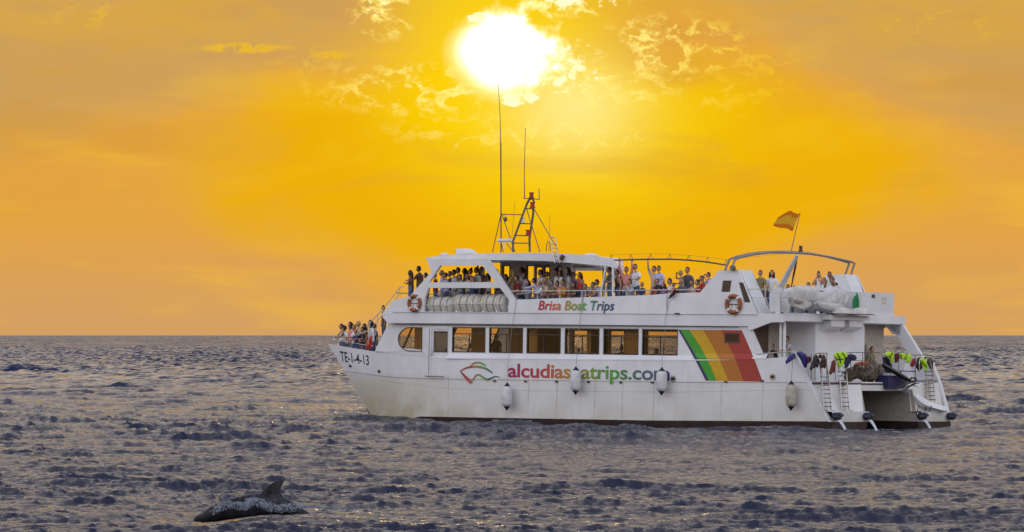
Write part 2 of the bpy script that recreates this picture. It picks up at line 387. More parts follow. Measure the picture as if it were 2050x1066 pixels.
# ------------------------------------------------------------------ the sea
DOL_D = 84.0
DX0, DX1 = (395 - CX) / FPX * DOL_D, (600 - CX) / FPX * DOL_D
def make_sea():
    rng = np.random.default_rng(11)
    N, L = 2048, 92.0
    k1 = np.fft.fftfreq(N, 1 / N) * 2 * np.pi / L
    kx, ky = np.meshgrid(k1, k1, indexing='ij'); k = np.hypot(kx, ky); k[0, 0] = 1
    wd = R(279)                                           # the wind blows towards us, a little from the right
    cosw = (kx * math.cos(wd) + ky * math.sin(wd)) / k; w2 = R(248); cos2 = (kx * math.cos(w2) + ky * math.sin(w2)) / k
    Lp = 0.36
    sp_ = 7 + 22 * np.exp(-k / 5.0)
    dirw = 0.006 + np.abs(cosw) ** sp_ + 0.35 * np.abs(cos2) ** (sp_ * 1.3)
    Pk = (np.exp(-1 / (k * 1.3) ** 2) / k ** 3.9 * 1.5 * dirw + 0.22 * np.exp(-(3.5 / k) ** 2) / k ** 2.9 * (0.05 + dirw)) * np.exp(-(k * 0.014) ** 2)
    Pk[k < 2 * np.pi / 26] = 0
    hk = (rng.normal(size=(N, N)) + 1j * rng.normal(size=(N, N))) * np.sqrt(Pk)
    def fields(mask):
        h = np.fft.ifft2(hk * mask).real
        dx = np.fft.ifft2(hk * mask * 1j * kx / k).real; dy = np.fft.ifft2(hk * mask * 1j * ky / k).real
        return h, dx, dy
    full = fields(1.0); sc = 0.080 / full[0].std()
    lodw = [0.0, 0.7, 2.0, 5.0]
    fl = [tuple(a.astype(np.float32) * sc for a in (full if w == 0 else fields(1 / (1 + (k * w / 6.283) ** 6)))) for w in lodw]
    ca, sa = math.cos(R(23)), math.sin(R(23))
    def samp(F, x, y):
        u = (x * ca - y * sa) / L * N; v = (x * sa + y * ca) / L * N
        i = np.floor(u).astype(int); j = np.floor(v).astype(int); fu = u - i; fv = v - j
        i0, i1, j0, j1 = i % N, (i + 1) % N, j % N, (j + 1) % N
        return F[i0, j0] * (1 - fu) * (1 - fv) + F[i1, j0] * fu * (1 - fv) + F[i0, j1] * (1 - fu) * fv + F[i1, j1] * fu * fv
    # rows of growing spacing, columns dense where the camera looks
    r = [3.0]
    while r[-1] < 71: r.append(r[-1] * 1.06)
    while r[-1] < 30000:
        d = r[-1]
        q = 0.0012 if d < 130 else (0.0018 if d < 330 else (0.0026 if d < 1200 else 0.02))
        r.append(d * (1 + q))
    r = np.array(r)
    dense = np.linspace(-R(8.8), R(8.8), 640)
    side = R(8.8) + (np.linspace(0, 1, 60)[1:] ** 2.2) * (math.pi - R(8.8))
    th = np.concatenate([-side[::-1][1:], dense, side[:-1], [math.pi]]); th = np.unique(th)
    RR, TH = np.meshgrid(r, th, indexing='ij')
    x = RR * np.sin(TH); y = RR * np.cos(TH)
    h = np.zeros_like(x); ox = np.zeros_like(x); oy = np.zeros_like(x)
    lim = [0, 260, 700, 2000, 1e6]
    for n_, F in enumerate(fl):
        a = lim[n_]; b = lim[n_ + 1]
        w = np.clip((RR - a * 0.8) / (a * 0.4 + 1e-6), 0, 1) if a else np.ones_like(RR)
        w = w * (1 - np.clip((RR - b * 0.8) / (b * 0.4), 0, 1))
        rows = np.where(w.max(axis=1) > 0)[0]; s0, s1 = rows[0], rows[-1] + 1
        W = w[s0:s1]; xx, yy = x[s0:s1], y[s0:s1]
        g = np.clip(1.25 - (np.abs(TH[s0:s1]) - R(9)) * 2.0, 0, 1).clip(0, 1) * (1 - np.clip((40 - RR[s0:s1]) / 20, 0, 1))
        h[s0:s1] += W * samp(F[0], xx, yy) * g; ox[s0:s1] += W * samp(F[1], xx, yy) * g; oy[s0:s1] += W * samp(F[2], xx, yy) * g
    amp = 1 + 0.9 * np.clip((RR - 140) / 500, 0, 1) + 1.5 * np.clip((RR - 640) / 2500, 0, 1); h *= amp; ox *= amp; oy *= amp
    # wave groups: rough patches between slicks, peaked crests
    mod = samp(fl[3][0], x * 0.31 + 40, y * 0.17) / fl[3][0].std() + 0.6 * samp(fl[3][0], x * 0.9, y * 0.5 + 13) / fl[3][0].std()
    mod = np.clip(1.0 + 0.10 * mod, 0.7, 1.4); h *= mod; ox *= mod; oy *= mod
    h = h + 0.07 * (h * h / 0.06 - 0.06)
    # long low swell and gusty patches
    gust = 0.88 + 0.30 * np.sin(x * 0.11 + 1.3 * np.sin(y * 0.021)) * np.sin(y * 0.035 + 0.8 * np.sin(x * 0.07))
    h *= gust; ox *= gust; oy *= gust
    h += 0.05 * np.sin(y * 0.21 + x * 0.05 + np.sin(x * 0.04)) * np.clip(1 - RR / 2500, 0, 1)
    # ship frame coordinates of each vertex
    c, s_ = math.cos(HEAD), math.sin(HEAD)
    rx, ry = x - BO.x, y - BO.y
    sx = -c * rx + s_ * ry; sy = -s_ * rx - c * ry
    out = np.maximum(np.abs(sy) - 4.3, 0); along = np.maximum(np.maximum(-sx, sx - 25.2), 0)
    dist = np.hypot(out, along)
    near = np.exp(-(dist / 2.6) ** 2)
    lowx = np.interp(sx, [-6, 0, 5, 12, 20, 24, 27, 30], [-.06, -.17, -.08, .02, .09, .16, .10, 0])
    h = h * (1 - 0.35 * near) + near * lowx
    h += 0.14 * np.exp(-((dist - 0.55 - 0.2 * np.sin(sx * 1.1)) / 0.35) ** 2) * (np.sin(sx * 1.6 + 1.7 * np.sin(sx * 0.53)) > 0.2) * np.exp(-(along / 1.5) ** 2)
    # the hollow and the rise that the dolphin rides in
    mx_ = (DX0 + DX1) / 2; g = np.exp(-(((x - mx_) / 1.9) ** 2) ** 1.5 - (((y - DOL_D) / np.where(y < DOL_D, 3.0, 2.0)) ** 2))
    plane = -0.23 + (x - DX0) / (DX1 - DX0) * 0.33
    h = h * (1 - 0.75 * g) + g * plane
    # foam amount
    fn = samp(fl[0][0], x * 3.1 + 7, y * 3.1) / 0.060
    foam = np.exp(-(dist / 0.4) ** 2) * (0.42 + 0.22 * np.sin(sx * 1.9) + 0.15 * (sx < 9)) * np.clip((21 - sx) / 4, 0, 1)  + np.exp(-(dist / 0.9) ** 2) * 0.35 * (np.abs(sx - 8.0) < 2.5)
    foam += np.exp(-(out / 0.8) ** 2 - ((sx + 0.7) / 0.9) ** 2) * 0.75
    tail = np.clip((x - DX0 - 0.5) / 1.0, 0, 1) * np.exp(-np.maximum(x - DX1, 0) / 1.5)
    foam += 1.1 * tail * np.exp(-((y - DOL_D + 0.35 + 0.1 * np.sin(x * 5)) / 0.5) ** 2)
    crest = np.clip((h / 0.060 - 2.55) * 1.6, 0, 1) * (RR < 420) * 0.25
    foam = np.clip((foam + crest) * np.clip(0.75 + 0.5 * fn, 0, 1.6), 0, 1)
    chop = 1.15 * np.clip(1.3 - RR / 900, 0, 1); X_ = x + (ox * ca + oy * sa) * chop; Y_ = y + (oy * ca - ox * sa) * chop
    print('slope', np.std(np.diff(fl[0][0], axis=0)) / (L / N), np.std(np.diff(fl[0][0], axis=1)) / (L / N))
    nr, nc = x.shape
    co = np.stack([X_, Y_, h], -1).reshape(-1, 3).astype(np.float32)
    ii = (np.arange(nr - 1)[:, None] * nc + np.arange(nc - 1)[None, :]).ravel()
    q = np.stack([ii, ii + 1, ii + nc + 1, ii + nc], 1)
    cap = np.stack([np.full(nc - 1, nr * nc), np.arange(nc - 1) + 1, np.arange(nc - 1)], 1)
    co = np.vstack([co, [[0, 0, 0]]]).astype(np.float32)
    me = bpy.data.meshes.new('sea_water')
    me.vertices.add(len(co)); me.vertices.foreach_set('co', co.ravel())
    nl = q.size + cap.size; me.loops.add(nl); me.loops.foreach_set('vertex_index', np.concatenate([q[:, ::-1].ravel(), cap[:, ::-1].ravel()]).astype(np.int32))
    npoly = len(q) + len(cap); me.polygons.add(npoly)
    st = np.concatenate([np.arange(len(q)) * 4, len(q) * 4 + np.arange(len(cap)) * 3]).astype(np.int32)
    me.polygons.foreach_set('loop_start', st)
    me.polygons.foreach_set('use_smooth', np.ones(npoly, bool))
    at_ = me.attributes.new('foam', 'FLOAT', 'POINT'); at_.data.foreach_set('value', np.append(foam.ravel(), 0).astype(np.float32))
    me.update(calc_edges=True)
    if me.polygons[10].normal.z < 0: me.flip_normals()
    o = bpy.data.objects.new('sea_water', me); COL.objects.link(o); tag(o, kind='structure')
    # water
    m = bpy.data.materials.new('sea_water'); m.use_nodes = True; nt = m.node_tree; b = nt.nodes['Principled BSDF']; Lk = nt.links
    geo = nt.nodes.new('ShaderNodeNewGeometry'); sp = nt.nodes.new('ShaderNodeSeparateXYZ'); Lk.new(geo.outputs['Position'], sp.inputs[0])
    px_, py_ = X(nt, sp.outputs[0]), X(nt, sp.outputs[1])
    dist_ = (px_.sq() + py_.sq()).pw(0.5)
    n1 = noise(nt, comb(nt, px_ * 0.7, py_ * 1.0), 3.6, 7, 0.66, 0.3)
    bp = nt.nodes.new('ShaderNodeBump'); bp.inputs['Distance'].default_value = 0.20
    Lk.new(dist_.sst(500, 60).k, bp.inputs['Strength']); Lk.new(n1.k, bp.inputs['Height'])
    gst = noise(nt, comb(nt, px_ * 0.030, py_ * 0.0045), 1.0, 5, 0.65)
    wv = (dist_.sst(90, 450) * 1.35 + 0.18) * (gst.sst(0.25, 0.75) * 0.8 + 0.55)
    nA = noise(nt, comb(nt, px_, py_ * 1.3, 3.0), 0.9, 6, 0.72); nB = noise(nt, comb(nt, px_ * 0.6, py_ * 1.4, 31.0), 1.1, 6, 0.72)
    sl = nt.nodes.new('ShaderNodeVectorMath'); sl.operation = 'ADD'
    Lk.new(bp.outputs[0], sl.inputs[0]); Lk.new(comb(nt, (nA - 0.5) * wv * 1.3, (nB - 0.52 - dist_.sst(150, 700) * 0.07) * wv * 2.2, 0.0), sl.inputs[1])
    bp2 = nt.nodes.new('ShaderNodeVectorMath'); bp2.operation = 'NORMALIZE'; Lk.new(sl.outputs[0], bp2.inputs[0])
    fo = nt.nodes.new('ShaderNodeAttribute'); fo.attribute_name = 'foam'
    ff = (X(nt, fo.outputs['Fac']) + (noise(nt, comb(nt, px_, py_), 9.0, 6, 0.75) - 0.5) * 1.1).sst(0.42, 0.75)
    Lk.new(mixc(nt, ff * 0.8, (0.013, 0.019, 0.050), (0.42, 0.45, 0.52)), b.inputs['Base Color'])
    Lk.new((dist_.sst(100, 2500) * 0.08 + 0.07 + ff * 0.4).k, b.inputs['Roughness'])
    b.inputs['IOR'].default_value = 1.333
    Lk.new(bp2.outputs[0], b.inputs['Normal'])
    me.materials.append(m)
make_sea()

# ------------------------------------------------------------------ the catamaran
SHIP = empty('passenger_catamaran', 'white two-deck passenger catamaran with rainbow stripes carrying a crowd at sunset', 'boat', BM)
def part(mb, name, m, parent=None, smooth=False, label=None, base=None, angle=None):
    o = mb.build(name, m, parent or SHIP, smooth, base, angle)
    if base is not None: o.location = base
    if label: o['label'] = label
    return o
YS = 4.3
X_STEM_Y = 3.05
def interp(rows, x):
    rows = sorted(rows)
    if x <= rows[0][0]: return rows[0][1]
    for a, b in zip(rows, rows[1:]):
        if x <= b[0]:
            t = (x - a[0]) / (b[0] - a[0]); return a[1] + (b[1] - a[1]) * t
    return rows[-1][1]
# stem and stern lines
stem_top = S(657, 689, X_STEM_Y); stem_mid = S(690, 743, X_STEM_Y); stem_wl = S(735, 823, X_STEM_Y)
def stem_x(z):
    return interp([(-1.0, stem_wl[0] - 1.0), (stem_wl[1], stem_wl[0]), (stem_mid[1], stem_mid[0]), (stem_top[1], stem_top[0])], z)
def stern_x(z):      # rake of the near bulwark
    return interp([(-1.0, -0.1), (0.30, 0.10), (1.9, 1.22), (2.92, 1.78)], z)
def plan(x, z):
    xe = stem_x(z); x0 = 17.5
    if x <= x0: return YS
    t = min(1.0, (x - x0) / (xe - x0)); return X_STEM_Y + (YS - X_STEM_Y) * (1 - t ** 2.3)
def fixrow(pts):
    out = []
    for u, v in pts:
        y = YS
        for _ in range(4):
            x, z = S(u, v, y); y = plan(x, z)
        out.append((x, z))
    return out
row_sheer = fixrow([(657, 689), (748, 704), (854, 713), (900, 718), (1357, 722), (1514, 719), (1562, 716), (1599, 714.5)])
row_panel = fixrow([(690, 743), (782, 755), (848, 758), (1396, 765.5), (1618, 765.5)])
row_knuck = fixrow([(715, 752), (780, 766), (894, 779), (1005, 782.5), (1340, 786), (1618, 781)])
row_boot = fixrow([(738, 885), (785, 850), (840, 834), (1300, 842), (1655, 844)])
NST = 60
def hull_rows(zf, xs_stern=None, side=1, inset=0.0):
    pts = []
    for i in range(NST + 1):
        t = i / NST
        x = None; z0 = zf(12)
        xa = (xs_stern or stern_x)(zf(0.5)); xb = 24
        for _ in range(6): xb = stem_x(zf(xb))
        x = xa + (xb - xa) * t
        if t > 0.7: x = xa + (xb - xa) * (0.7 + 0.3 * (1 - max(0.0, 1 - (t - 0.7) / 0.3) ** 1.3))
        z = zf(x); pts.append((x, side * (plan(x, z) - inset), z))
    return pts
fz = lambda rows: (lambda x: interp(rows, x))
def grid(mb, rows):
    n = len(rows[0]); vs = [p for r in rows for p in r]; fs = []
    for j in range(len(rows) - 1):
        for i in range(n - 1): fs.append((j * n + i, j * n + i + 1, (j + 1) * n + i + 1, (j + 1) * n + i))
    mb.add(vs, fs)
def far_stern_x(z): return interp([(-1.0, -0.1), (0.30, 0.05), (1.9, 0.60), (2.92, 1.10)], z)
for side in (1, -1):
    sx_ = stern_x if side == 1 else far_stern_x
    mb = MB(); sh = fz(row_sheer); pn = fz(row_panel); kn = fz(row_knuck); bt = fz(row_boot)
    # upper strake (proud by 3 cm), ledge, lower side, knuckle groove
    grid(mb, [hull_rows(sh, sx_, side, 0.06), hull_rows(sh, sx_, side, 0), hull_rows(pn, sx_, side, 0), hull_rows(lambda x: pn(x) - 0.004, sx_, side, 0.035)])
    grid(mb, [hull_rows(lambda x: pn(x) - 0.004, sx_, side, 0.035), hull_rows(lambda x: kn(x) + 0.012, sx_, side, 0.035), hull_rows(kn, sx_, side, 0.055),
              hull_rows(lambda x: kn(x) - 0.012, sx_, side, 0.03), hull_rows(bt, sx_, side, 0.03)])
    # inner face of the bulwark strake
    grid(mb, [hull_rows(sh, sx_, side, 0.06), hull_rows(lambda x: sh(x) - 0.9, sx_, side, 0.10)])
    part(mb, 'hull_side', M_HULL, smooth=True, angle=30)
    mb = MB()
    grid(mb, [hull_rows(bt, sx_, side, 0.034), hull_rows(lambda x: -0.4, sx_, side, 0.10), hull_rows(lambda x: -1.0, sx_, side, 0.5)])
    part(mb, 'antifouling_band', M_BOOT, smooth=True)
    # inner wall of the hull towards the tunnel: leans towards the middle at the top
    mb = MB(); rows = []
    for z, yy in ((1.62, 1.45 if side == 1 else 1.75), (0.30, 1.80), (-1.0, 2.1)):
        r_ = []
        for i in range(31):
            t = i / 30; x = sx_(z) * 0.55 + (stem_x(z) - sx_(z) * 0.55) * t
            yq = yy + (X_STEM_Y - yy) * max(0, (t - 0.72) / 0.28) ** 2.3
            r_.append((x, side * yq, z))
        rows.append(r_)
    mb.cur = 0; grid(mb, rows[:2]); mb.cur = 1; grid(mb, rows[1:])
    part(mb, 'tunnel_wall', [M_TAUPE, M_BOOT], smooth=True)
    # transom: slanted plate with a step near the water
    mb = MB()
    xo, xi = sx_(1.9) - 0.01, 0.62 if side == 1 else 0.50
    yo, yi, yib = 4.26, (1.45 if side == 1 else 1.75), 1.80
    A = [(xo, side * yo, 1.9), (xi, side * yi, 1.9)]; B = [(0.33, side * yo, 0.72), (0.30, side * 1.68, 0.72)]
    C = [(0.02, side * yo, 0.70), (0.00, side * 1.70, 0.70)]; D = [(0.06, side * yo, 0.30), (0.03, side * yib, 0.30)]
    Ew = [(0.0, side * 4.2, -1.0), (0.0, side * 2.1, -1.0)]
    seq = [A, B, C, D]
    mb.add([p for r_ in seq for p in r_], [(0, 1, 3, 2), (2, 3, 5, 4), (4, 5, 7, 6)])
    mb.cur = 1; mb.add(D + Ew, [(0, 1, 3, 2)])
    part(mb, 'transom', [M_HULL, M_BOOT])
# foredeck, main deck, tunnel roof
mb = MB(); dz = 2.02
mb.plate([[(25.4, 3.0), (24.0, 3.3), (22.0, 3.75), (20.0, 4.05), (17.5, 4.15), (1.2, 4.2), (0.62, 1.45), (0.62, -1.75), (0.7, -4.2), (17.5, -4.15), (20.0, -4.05), (22.0, -3.75), (24.0, -3.3), (25.4, -3.0), (25.2, 0)]], 1.62, 1.90, axis=2)
part(mb, 'main_deck', M_WHITE)
mb = MB(); mb.box((0.60, -1.72, 1.55), (0.95, 1.42, 1.86)); part(mb, 'cross_beam', M_HULL)

# ---- side shells: window wall, upper band, bulwark; the far side is the mirror
def pane_(mb, loop_, y):
    tris = tessellate_polygon([[Vector((q[0], q[1], 0)) for q in loop_]]); mb.add([(q[0], y, q[1]) for q in loop_], [tuple(t) for t in tris])
def bend(mb, side):
    mb.v = [(x, y - side * 0.30 * max(0, (x - 22.0) / 2.6), z) for x, y, z in mb.v]; return mb
win_px = [(905.3, 972), (979.5, 1047), (1054.5, 1122.6), (1130.8, 1200), (1208, 1278.4), (1285.6, 1357)]
ZW0, ZW1 = 2.86, 3.95
YW = 4.17
xs_win = [(S(a, 680, YW)[0], S(b, 680, YW)[0]) for a, b in win_px]
oval = []
(xa, za), (xb, zb) = S(845.4, 656.5, YW), S(845.4, 703.5, YW); xl = S(792, 678, YW)[0]
zc = (za + zb) / 2; hh = (za - zb) / 2; cxo = S(818, 680, YW)[0]
oval = [(xa, zb), (xa, za)] + [(cxo + (xl - cxo) * math.sin(math.pi * i / 14), zc + hh * math.cos(math.pi * i / 14)) for i in range(15)]
door_px = [(858, 657), (897, 657), (896, 757), (853, 757)]
door = [S(u, v, YW) for u, v in door_px]
xd0, xd1 = door[1][0], door[0][0]; zd0, zd1 = S(862, 754, YW)[1], S(862, 657.5, YW)[1]
zb0 = 2.55
front = [S(748, 704, YW - .28), S(777, 640, YW - .22), S(785, 634, YW)]
ZB = 4.10                                     # wall top / band bottom
rfr_x = front[0][0]
small_win = [S(u, v, YW) for u, v in ((1452.6, 668.6), (1479.3, 668.6), (1479.3, 685.5), (1452.6, 685.5))]
aft_edge = [S(1503, 662, YW), S(1536, 716, YW)]
for side in (1, -1):
    y0, y1 = side * YW, side * (YW - 0.07)
    mb = MB()
    outer = [(aft_edge[1][0], zb0), (aft_edge[0][0], ZB), (front[1][0], ZB), (front[0][0], zb0 + 0.25), (xd1 + 0.09, zb0 + 0.12), (xd1 + 0.09, zb0)]
    holes = [[(b, ZW0), (a, ZW0), (a, ZW1), (b, ZW1)] for a, b in xs_win]
    holes.append(oval)
    # the door hole runs below the sheer line, so the wall is notched for it
    outer = [(aft_edge[1][0], zb0), (aft_edge[0][0], ZB), (front[1][0], ZB), (front[0][0], zb0 + 0.3), (xd1 + 0.02, zb0 + 0.1), (xd1 + 0.02, zd1), (xd0 - 0.02, zd1), (xd0 - 0.02, zb0)]
    if side == 1: holes.append([small_win[0], small_win[1], small_win[2], small_win[3]])
    mb.plate([outer] + holes, y0, y1); bend(mb, side)
    part(mb, 'cabin_wall', M_HULL)
    # sloping sill that catches the sky
    mb = MB(); xa_, xb_ = aft_edge[1][0] - 0.05, xd0 - 0.02
    n_ = 30; rr = [[], [], []]
    for i in range(n_ + 1):
        x = xa_ + (xb_ - xa_) * i / n_; zs = interp(row_sheer, x)
        rr[0].append((x, side * (YW - 0.002), zs + 0.21)); rr[1].append((x, side * (YS + 0.012), zs + 0.02)); rr[2].append((x, side * (YS + 0.012), zs - 0.02))
    grid(mb, rr)
    rr = [[], [], []]; xa_, xb_ = xd1 + 0.02, front[0][0] - 0.05
    for i in range(n_ + 1):
        x = xa_ + (xb_ - xa_) * i / n_; zs = interp(row_sheer, x)
        rr[0].append((x, side * (YW - 0.002 - .3 * max(0, (x - 22) / 2.6)), zs + 0.26)); rr[1].append((x, side * (plan(x, zs) + 0.012), zs + 0.02)); rr[2].append((x, side * (plan(x, zs) + 0.012), zs - 0.02))
    grid(mb, rr); part(mb, 'window_sill_ledge', M_HULL)
    # windows
    for k, (a, b) in enumerate(xs_win):
        mb = MB(); t = 0.045
        mb.plate([[(b, ZW0), (a, ZW0), (a, ZW1), (b, ZW1)], [(b + t, ZW0 + t), (a - t, ZW0 + t), (a - t, ZW1 - t), (b + t, ZW1 - t)]], side * (YW + 0.012), side * (YW - 0.09))
        w_ = part(mb, 'window', M_FRAME)
        zt = ZW1 - 0.29
        mb = MB(); mb.box((b + t, side * (YW - 0.03) - .015, zt - 0.02), (a - t, side * (YW - 0.03) + .015, zt + 0.02))
        part(mb, 'transom_bar', M_FRAME, w_)
        mb = MB(); xm = (a + b) / 2; mb.box((xm - 0.02, side * (YW - 0.03) - .014, ZW0 + t), (xm + 0.02, side * (YW - 0.03) + .014, zt - 0.02)); part(mb, 'mullion', M_FRAME, w_)
        mb = MB(); pane_(mb, [(b + t, ZW0 + t), (a - t, ZW0 + t), (a - t, ZW1 - t), (b + t, ZW1 - t)], side * (YW - .05)); part(mb, 'pane', M_GLASS, w_)
        if side == -1 and k in (0, 1, 3, 4) or side == 1 and k in (0, 1):
            mb = MB(); cw = 0.50 * (a - b); x0c = b + 0.03; n_ = 16; r0, r1 = [], []
            for i in range(n_ + 1):
                xx = x0c + cw * i / n_; yy = side * (YW - 0.22 - 0.02 * math.sin(i * 1.9)); r0.append((xx, yy, ZW1 + 0.02)); r1.append((xx, yy, ZW0 - 0.1))
            grid(mb, [r0, r1]); part(mb, 'curtain', M_CURT, w_, smooth=True)
    mb = MB(); pane_(mb, oval, side * (YW - 0.045)); bend(mb, side); ow = part(mb, 'oval_window', M_GLASS)
    mb = MB(); r0, r1 = [], []
    for i in range(15):
        xx = oval[0][0] - .05 + i * .062; yy = side * (YW - 0.45 - 0.03 * math.sin(i * 1.7)); r0.append((xx, yy, 3.98)); r1.append((xx, yy, 2.78))
    grid(mb, [r0, r1]); part(mb, 'curtain', M_CURT, ow, smooth=True)
    ring = [(p[0], side * (YW + 0.004), p[1]) for p in oval]
    mb = MB(); mb.tube(ring, 0.022, 5, closed=True); bend(mb, side); part(mb, 'window_frame', M_FRAME, ow)
    # side door in its recess
    mb = MB(); yi = side * (YS - 0.16)
    dl = xd0 - 0.0; zt = zd1
    mb.plate([[(xd0 + 0.03, zd0), (xd1 - 0.17, zd0), (xd1 - 0.17, zt - 0.03), (xd0 + 0.03, zt - 0.03)],
              [(xd0 + 0.06, zt - 1.03), (xd1 - 0.30, zt - 1.03), (xd1 - 0.30, zt - 0.14), (xd0 + 0.06, zt - 0.14)]], yi + side * .0, yi - side * .05)
    d_ = part(mb, 'side_door', M_WHITE)
    mb = MB(); mb.plate([[(xd1 - .168, zd0), (xd1 + .03, zd0), (xd1 + .03, zt), (xd1 - .168, zt)]], side * (YS - .12), side * (YS - .2)); mb.plate([[(xd0 - .03, zt - .04), (xd1, zt - .04), (xd1, zt + .02), (xd0 - .03, zt + .02)]], side * (YS - .135), side * (YS - .21)); part(mb, 'door_jamb', M_WHITE, d_)
    mb = MB(); pane_(mb, [(xd0 + .06, zt - 1.03), (xd1 - .3, zt - 1.03), (xd1 - .3, zt - .14), (xd0 + .06, zt - .14)], yi - .03 * side); part(mb, 'pane', M_GLASS, d_)
    mb = MB(); mb.plate([[(xd0 + 0.045, zt - 1.045), (xd1 - 0.285, zt - 1.045), (xd1 - 0.285, zt - 0.125), (xd0 + 0.045, zt - 0.125)],
              [(xd0 + 0.07, zt - 1.02), (xd1 - 0.31, zt - 1.02), (xd1 - 0.31, zt - 0.15), (xd0 + 0.07, zt - 0.15)]], yi + side * .008, yi - side * .006); part(mb, 'window_frame', M_FRAME, d_)
    mb = MB(); mb.bar((xd1 - 0.24, yi + side * .05, zd0 + 0.9), (xd1 - 0.24, yi + side * .05, zd0 + 1.15), 0.015); part(mb, 'door_handle', M_STEEL, d_)
    if side == 1:
        # dark strip drawn as the recess's shadow line, and its threshold, laid over the strake
        mb = MB()
        mb.box((xd1 - 0.185, YS + .004, zd0 + .04), (xd1 - 0.165, YS + .02, zt - .02)); mb.box((xd0 + 0.1, YS + .006, zd0 - .01), (xd1 + 0.05, YS + .03, zd0 + .025))
        part(mb, 'threshold_and_shadow_line', M_DSTEEL, d_)
    # upper band between the decks, and the leaning bulwark above it
    zt_ = 4.56
    mb = MB()
    bandp = [(aft_edge[0][0] + 0.02, 3.90), (S(1551, 645)[0], 4.26), (2.45, 4.27), (2.45, zt_ + .06), (S(1496, 630)[0], zt_ + .04), (23.2, zt_), (S(785, 634, 4.28)[0], 4.42), (24.35, 4.36), (24.02, ZB), (aft_edge[0][0], ZB)]
    bandp = [(aft_edge[0][0], 3.92), (3.1, 4.27), (2.46, 4.27), (2.46, 4.62), (23.2, 4.56), (24.30, 4.40), (23.95, 4.10), (aft_edge[0][0] + 0.1, 4.10)]
    mb.plate([bandp], side * 4.255, side * 4.17)
    part(mb, 'upper_band', M_HULL)
    mb = MB(); bw = []
    zlow = 4.575
    pts = [S(1400, 586), S(1437.5, 541), S(1475, 540), S(1487, 567), S(1515, 627.5)]
    ft = [(p[0], p[1]) for p in pts]
    p1 = S(1032, 600.5); p2 = S(1298.5, 591)
    body = [(ft[4][0], zlow), (17.0, zlow), p1, p2, S(1337, 588), ft[0], ft[1], ft[2], ft[3]]
    body = body[::-1]
    lv1 = [S(1445, 562), S(1463, 562), S(1460, 585), S(1443, 585)]
    lv2 = [S(1477, 566), S(1486, 566), S(1502, 606), S(1489.5, 606)]
    # leans in by 6 cm at the top: built as plate then sheared
    mb.plate([body, lv1, lv2], side * 4.30, side * 4.22)
    mb.v = [(x, y - side * max(0, z - zlow) * 0.045, z) for x, y, z in mb.v]
    part(mb, 'upper_bulwark', M_HULL)
    # funnel casing behind the bulwark, its louvres
    mb = MB(); q = [ft[0], ft[1], ft[2], ft[3], ft[4], (ft[0][0] + .4, zlow)]
    th_ = 0.95
    inner = [(q[0][0] - 1.2, 4.6), (q[1][0] - 0.12, q[1][1] - .02), (q[2][0] + 0.05, q[2][1] - .02), (q[4][0] + 0.25, 4.6)]
    mb.plate([[(q[0][0] - .2, 4.6), (q[1][0], q[1][1] - 0.004), (q[2][0], q[2][1] - 0.004), (q[4][0] + .02, 4.6)]], side * 4.10, side * (4.22 - th_))
    fn_ = part(mb, 'funnel_casing', M_WHITE)
    for lv, nm in ((lv1, 1), (lv2, 2)):
        mb = MB(); n_ = 10 if nm == 1 else 17
        for i in range(n_):
            t = (i + .5) / n_; L0 = Vector(lv[0]).lerp(Vector(lv[3]), t); R0 = Vector(lv[1]).lerp(Vector(lv[2]), t)
            lean = max(0, L0.y - zlow) * .045
            y_a, y_b = side * (4.295 - lean), side * (4.235 - lean)
            mb.hexa([(R0.x, y_a, R0.y - .022), (L0.x, y_a, L0.y - .022), (L0.x, y_b, L0.y + .010), (R0.x, y_b, R0.y + .010), (R0.x, y_a, R0.y - .012), (L0.x, y_a, L0.y - .012), (L0.x, y_b, L0.y + .02), (R0.x, y_b, R0.y + .02)])
        part(mb, 'louvre_grille', mat('brown_louvre', (.20, .14, .10), .5), fn_)
        mb = MB(); mb.plate([lv], side * 4.19, side * 4.185); part(mb, 'louvre_back', M_DARK, fn_)
    # frame ring round the raft bay and the big side opening under the roof
    mb = MB()
    o_ = [S(821, 593), S(863, 545), S(854.5, 519), S(977, 519), S(1032, 600.5), (S(1032, 600.5)[0], zlow), (S(785, 629)[0], zlow), S(785, 603)]
    o_ = o_[::-1]
    h1 = loop((858.5, 566), (881.5, 532), (966, 532), (990.5, 565))
    h2 = loop((847.5, 628), (850, 598), (857.5, 577), (1001, 577), (1018.5, 600), (1017, 629)); h2 = [(x, max(z, zlow + .03)) for x, z in h2]
    mb.plate([o_, h1, h2], side * 4.30, side * 4.18)
    part(mb, 'side_frame', M_HULL)
    # rail just above the windows
    mb = MB(); ra, rb = SP(792, 649.5, 4.24), SP(1480, 655.5, 4.24)
    mb.bar((ra.x, side * 4.29, ra.z), (rb.x, side * 4.29, rb.z), 0.016, 5)
    for i in range(15):
        t = (i + .3) / 15; p = ra.lerp(rb, t); mb.bar((p.x, side * 4.29, p.z), (p.x, side * 4.24, p.z + .02), 0.012, 4)
    part(mb, 'awning_rail', M_DSTEEL)
# upper deck floor and its aft overhang
mb = MB(); mb.plate([[(2.46, -4.16), (2.46, 4.16), (22.6, 4.16), (23.9, 3.4), (24.2, 0), (23.9, -3.4), (22.6, -4.16)]], 4.30, 4.58, axis=2); part(mb, 'upper_deck', M_WHITE)
mb = MB(); mb.box((2.40, -4.30, 4.33), (2.47, 4.255, 4.66)); part(mb, 'deck_edge_fascia', M_HULL)
